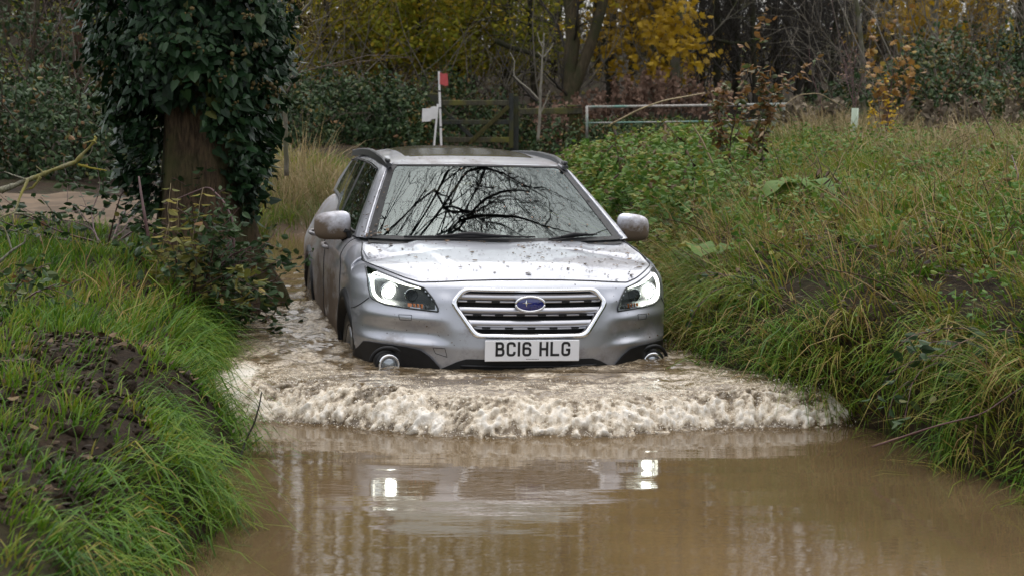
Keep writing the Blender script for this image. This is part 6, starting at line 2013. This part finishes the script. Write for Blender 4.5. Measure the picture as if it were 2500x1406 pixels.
def tree(px, Y, dia, barkm, label, crown=None, lean=(0, 0), seed=0, group=None, fork=None, twigs=5, low=None, H=11.0, name="tree", fine=2):
    """trunk with limbs and twigs; 'low' is foliage hanging within the picture: (n, half width, z0, z1, size, shape, material, tint)"""
    rg = np.random.default_rng(1000 + seed)
    x, y, z = at(px, Y)
    T_ = empty(name, (x, y, z))
    k = np.linspace(0, 1, 22)
    wob = np.cumsum(rg.normal(0, .035, (22, 2)), 0)
    pts = np.stack([lean[0] * k * H + wob[:, 0], lean[1] * k * H + wob[:, 1], -.15 + k * H], -1)
    rad = dia / 2 * (1 - .72 * k) * (1 + .6 * np.exp(-k * H / .25))
    parts_ = [(pts, rad)]
    if fork:
        fz, fdx, fr = fork
        i_ = int(np.clip(fz / H * 21, 1, 20))
        kk_ = np.linspace(0, 1, 12)
        parts_.append((pts[i_] + np.stack([fdx * kk_ * 3 + .1 * np.sin(kk_ * 5), .1 * kk_, kk_ * 4.2], -1), dia / 2 * fr * (1 - .5 * kk_)))
    mb = MB()
    for p_, r_ in parts_: mb.tube(p_, r_, 10, cap=False)
    mb.build("trunk", barkm, T_)
    out = []
    for _ in range(twigs):
        zz = rg.uniform(.5, 3.6); i_ = int(np.clip(zz / H * 21, 1, 20))
        a_ = rg.uniform(0, 6.28)
        branchy(rg, pts[i_] + [0, 0, rg.uniform(-.2, .2)], (math.cos(a_), math.sin(a_) * .6, rg.uniform(.0, .9)), rg.uniform(.9, 2.2), max(.012, dia * .09), fine, out, wob=.28, up=.03, kids=(3, 6), rmin=.004)
    for _ in range(5):
        i_ = rg.integers(7, 20); a_ = rg.uniform(0, 6.28)
        branchy(rg, pts[i_], (math.cos(a_), math.sin(a_), .8), rg.uniform(2, 3.6), dia * .16, 1, out, wob=.2, up=.05, kids=(3, 5), rmin=.012)
    if out: tubes("branches", out, M_twig if barkm is not M_bark_pale else M_bark_pale, T_, 5)
    if low:
        n_, hw_, z0, z1, sz, shape, mat, tm = low
        nc_ = max(6, n_ // 45)
        C = np.stack([rg.normal(0, hw_ * .6, nc_), rg.normal(0, .5, nc_), rg.uniform(z0, z1, nc_)], -1)
        i_ = rg.integers(0, nc_, n_)
        P_ = C[i_] + rg.normal(0, 1, (n_, 3)) * [.26, .2, .15] + [0, 0, 0]
        P_[:, 2] -= z
        D_ = rdir(n_, rg); D_[:, 2] = D_[:, 2] * .5 - .35
        leaves("low_foliage", P_, D_, rdir(n_, rg, up=.8), rg.uniform(*sz, n_), shape, np.clip(rg.normal(tm, .24, n_), 0, 1), mat, T_)
    if crown:
        me = CROWNS[crown][seed % len(CROWNS[crown])]
        c_ = bpy.data.objects.new("crown", me); link(c_, T_); c_.location = (lean[0] * 6, lean[1] * 6, 0)
        c_.rotation_euler = (0, 0, seed * 1.7); s_ = .85 + .3 * rg.random(); c_.scale = (s_, s_, .9 + .2 * rg.random())
    return tag(T_, label, "tree", group)
OL = lambda n_, hw_, z0, z1, tm=.5: (n_, hw_, z0, z1, (.07, .14), 'ovate', M_olive, tm)
OC = lambda n_, hw_, z0, z1, tm=.5: (n_, hw_, z0, z1, (.07, .14), 'ovate', M_ochre, tm)
GO = lambda n_, hw_, z0, z1, tm=.5: (n_, hw_, z0, z1, (.08, .17), 'maple', M_maple, tm)
tree(95, 27, .26, M_bark_brown, "straight brown trunk rising from the brambles at the upper left corner", 'brown', (.01, 0), 1, twigs=7)
tree(190, 26, .16, M_bark_red, "slim reddish trunk just left of the ivy-clad tree's crown", 'brown', (-.005, 0), 2, twigs=6)
tree(20, 33, .24, M_bark_dark, "dark trunk farthest left, half hidden in shade behind the straight brown trunk", 'olive', (.0, 0), 3, low=OL(500, 1.0, 1.6, 3.2, .3))
tree(345, 34, .22, M_bark_dark, "dark trunk half hidden behind the ivy-clad tree's foliage", 'brown', (0, 0), 4, low=OL(300, 1.0, 1.6, 3.2, .3))
tree(800, 37, .16, M_bark_dark, "slim trunk with dense ochre leaves between the ivy tree and the dark twin trunks", 'ochre', (.03, 0), 5, low=OC(4125, 1.0, 1.7, 3.7, .45), twigs=6)
tree(945, 38, .22, M_bark_dark, "dark trunk rising above the ivy hedge amid olive-yellow leaves", 'olive', (-.01, 0), 6, low=OC(4500, 1.0, 1.6, 3.9, .40), twigs=6)
tree(1035, 36, .13, M_bark_dark, "slender dark trunk amid yellow-green leaves above the white flag board", 'ochre', (.02, 0), 7, low=OL(4312, .9, 1.9, 3.8, .72), twigs=5)
tree(1110, 40, .30, M_bark_dark, "broad dark trunk behind the red flag, hung with ochre leaves", 'ochre', (0, 0), 8, low=OC(4312, 1.0, 1.8, 4.0, .45), twigs=6)
tree(1225, 41, .25, M_bark_dark, "dark leafy trunk directly above the right gate post", 'olive', (.01, 0), 9, low=OL(4312, 1.0, 1.7, 3.9, .62), twigs=6)
tree(1310, 38, .14, M_bark_dark, "thin dark tree with sparse leaves behind the pale bare sapling", 'olive', (-.02, 0), 10, low=OL(700, .8, 2.0, 3.6, .5), twigs=7)
tree(1395, 34, .34, M_bark_brown, "thick forked brown trunk with a limb leaning right, behind the fence rail", 'ochre', (.005, 0), 11, fork=(1.3, .42, .72), twigs=6, low=OC(200, 1.0, 2.4, 3.6, .5))
tree(1490, 42, .30, M_bark_dark, "dark trunk in shade right of the thick forked trunk", 'gold', (.01, 0), 12, low=GO(260, .8, 2.0, 3.8, .3), twigs=7)
tree(1585, 36, .13, M_bark_pale, "slim grey-green trunk standing in golden maple leaves, left of the pale one", 'gold', (0, 0), 13, low=GO(900, .75, 1.7, 3.5, .5), twigs=5)
tree(1640, 33, .20, M_bark_pale, "pale slightly leaning trunk at the right edge of the golden leaves", 'gold', (.025, 0), 14, low=GO(420, .5, 1.3, 3.2, .6), twigs=4)
tree(1540, 38, .12, M_bark_dark, "slender dark trunk at the left edge of the golden leaves", 'gold', (.03, 0), 15, low=GO(700, .7, 2.1, 3.9, .45), twigs=5)
tree(1715, 40, .12, M_bark_dark, "dark slender tree with yellow leaves low behind it, right of the pale leaning trunk", 'gold', (-.01, 0), 16, low=GO(420, .6, .8, 3.0, .75), twigs=6)
THG = "bare slender trunks of the dark thicket"
for i, (px, Y, d_, ln) in enumerate(((1752, 37, .17, .0), (1800, 39, .20, .01), (1838, 36, .12, -.02), (1888, 40, .20, .02), (1932, 38, .11, .05), (1982, 41, .20, -.03), (2020, 37, .10, .06))):
    tree(px, Y, d_, M_bark_dark, "bare dark trunk among the twiggy thicket between the golden and the orange leaves", None if i % 2 else 'brown', (ln, 0), 20 + i, THG, twigs=12, fine=2)
tree(2120, 31, .09, M_bark_pale, "thin pale stem leaning left above the orange sapling", None, (-.16, 0), 30, twigs=8)
tree(2222, 36, .22, M_bark_pale, "pale upright trunk above the large bramble bush, left of the leaning one", 'gold', (.0, 0), 31, twigs=6, low=GO(350, .8, 2.2, 3.6, .35))
tree(2262, 34.5, .16, M_bark_pale, "pale trunk leaning right above the large bramble bush", 'ochre', (.09, 0), 32, twigs=7, low=GO(200, .6, 2.3, 3.3, .4))
tree(2350, 38, .12, M_bark_pale, "slim pale trunk with yellow leaves right of the leaning trunk", 'gold', (.12, 0), 33, twigs=9, low=GO(420, .8, 2.2, 3.6, .35))
tree(2480, 38, .22, M_bark_dark, "dark trunk at the upper right corner with bare outspread twigs", 'brown', (.0, 0), 34, twigs=12, low=OC(300, .8, 2.2, 3.6, .8))
# the thin bent pale tree beside the ivy
p_ = at(700, 18.2)
BT = empty("bent_tree", p_)
add_limb([(700, 430, 18.2), (697, 300, 18.2), (693, 200, 18.2), (692, 105, 18.2), (698, 72, 18.2), (730, 40, 18.2), (760, 5, 18.2), (790, -60, 18.3)], .026, .014, "trunk", M_bark_pale, BT, p_, .1)
for kn in ([(694, 160, 18.2), (720, 120, 18.2), (760, 100, 18.2)], [(712, 58, 18.2), (745, 62, 18.2), (800, 40, 18.3)], [(693, 215, 18.2), (740, 150, 18.3), (770, 120, 18.3)]):
    add_limb(kn, .010, .004, "branch", M_bark_pale, BT, p_, .3)
tag(BT, "thin pale tree with a sharply bent stem right of the ivy crown", "tree")
# arching dark limbs seen against the wood
cane("fallen_limb", [w3(*p) for p in ((1690, 128, 36), (1715, 108, 36), (1740, 97, 36), (1790, 108, 36), (1835, 104, 36))], .06, M_bark_dark, "black arching limb between bare trunks right of the golden leaves", "branch")
cane("fallen_limb", [w3(*p) for p in ((1210, 100, 36), (1245, 116, 36), (1300, 132, 36), (1345, 152, 36))], .07, M_bark_dark, "dark mossy limb slanting down behind the top of the pale bare sapling", "branch")

# bare undergrowth that reads as one tangle, and the wood beyond
def tangle(name, label, n_, x0, x1, y0, y1, L, r, mat, seed, depth=1, rel=None):
    rg = np.random.default_rng(seed)
    out = []
    for _ in range(n_):
        y = rg.uniform(y0, y1); px = rg.uniform(x0, x1); x = (px - 1250) / 4384 * y
        branchy(rg, (x, y, float(terrain(x, y)) + rg.uniform(0, 1.2)), (rg.normal(0, .5), rg.normal(0, .3), 1), L * rg.uniform(.6, 1.3), r * rg.uniform(.6, 1.4), depth, out, wob=.25, up=.03, kids=(3, 6), rmin=.004, seg=6)
    o_ = tubes(name, out, mat, None, 4, 1)
    return tag(o_, label, "undergrowth", kind="stuff")
tangle("undergrowth", "tangle of bare dark twigs filling the wood behind the meadow", 170, 1680, 2100, 35, 44, 2.2, .014, M_twig, 71, 2)
tangle("undergrowth", "bare grey twigs and saplings standing under the ochre leaves", 150, 700, 1700, 33.5, 42, 2.0, .013, simple("grey twig", (.12, .105, .08), .8, noise=.4, scale=3), 72, 1)
tangle("undergrowth", "pale bare twigs crossing the wood at the upper right", 55, 2020, 2560, 30, 40, 2.2, .013, simple("pale twig", (.15, .13, .10), .8, noise=.3, scale=3), 73, 2)
tangle("undergrowth", "bare brown stems rising through the brambles at the upper left", 60, -150, 700, 23, 30, 1.9, .012, M_deadstem, 74, 1)
rg = np.random.default_rng(99)
mb = MB()
for _ in range(230):
    y = rg.uniform(46, 66); x = rg.uniform(-.36, .36) * y * 1.15
    d_ = rg.uniform(.08, .35); ln = rg.normal(0, .05)
    z = float(terrain(x, y))
    k = np.linspace(0, 1, 6)
    mb.tube(np.stack([x + ln * k * 12 + np.cumsum(rg.normal(0, .08, 6)), np.full(6, y), z - .2 + 12 * k], -1), d_ / 2 * (1 - .6 * k), 5, cap=False, tint=rg.uniform(0, .25))
V1 = np.concatenate(mb.V); F1 = np.concatenate(mb.F[4])
N = 60000
y = rg.uniform(45, 68, N); x = rg.uniform(-.42, .42, N) * y * 1.15
zt_ = terrain(x, y)
h = rg.uniform(0, 1, N) ** 1.25 * 13
c_ = fbm(x * .5, h * .6 + y * .3, 3, 88)
k_ = c_ > .36 - .25 * (h < 3.0) + .08 * (h > 7)
pxx = 1250 + x / y * 4384
k_ &= ~((pxx > 1670) & (pxx < 2060) & (h > 1.2) & (rg.random(N) < .55))
P_ = np.stack([x, y, zt_ + h], -1)[k_]; m = len(P_)
V2, F2, kk_ = leaf_geo(P_, rdir(m, rg) + [0, 0, -.3], rdir(m, rg, up=.6), rg.uniform(.14, .36, m), 'card')
tn = np.clip(rg.normal(.5, .22, m) + .5 * (vnoise(P_[:, 0] * .3, P_[:, 2] * .4, 5) - .5), 0, 1)
m_far = tinted("far wood", [(0, (.03, .024, .016)), (.25, (.06, .052, .024)), (.5, (.10, .088, .024)), (.8, (.15, .12, .024)), (1, (.22, .14, .03))], .7, .1, .35)
o = mesh_np("far_wood", np.concatenate([V1, V2]), [F1, F2 + len(V1)], m_far, None, False, {"tint": np.concatenate([np.concatenate(mb.T), np.repeat(tn, kk_)])})
tag(o, "deep autumn wood of crowded trunks and leaves filling the distance", "wood", kind="stuff")
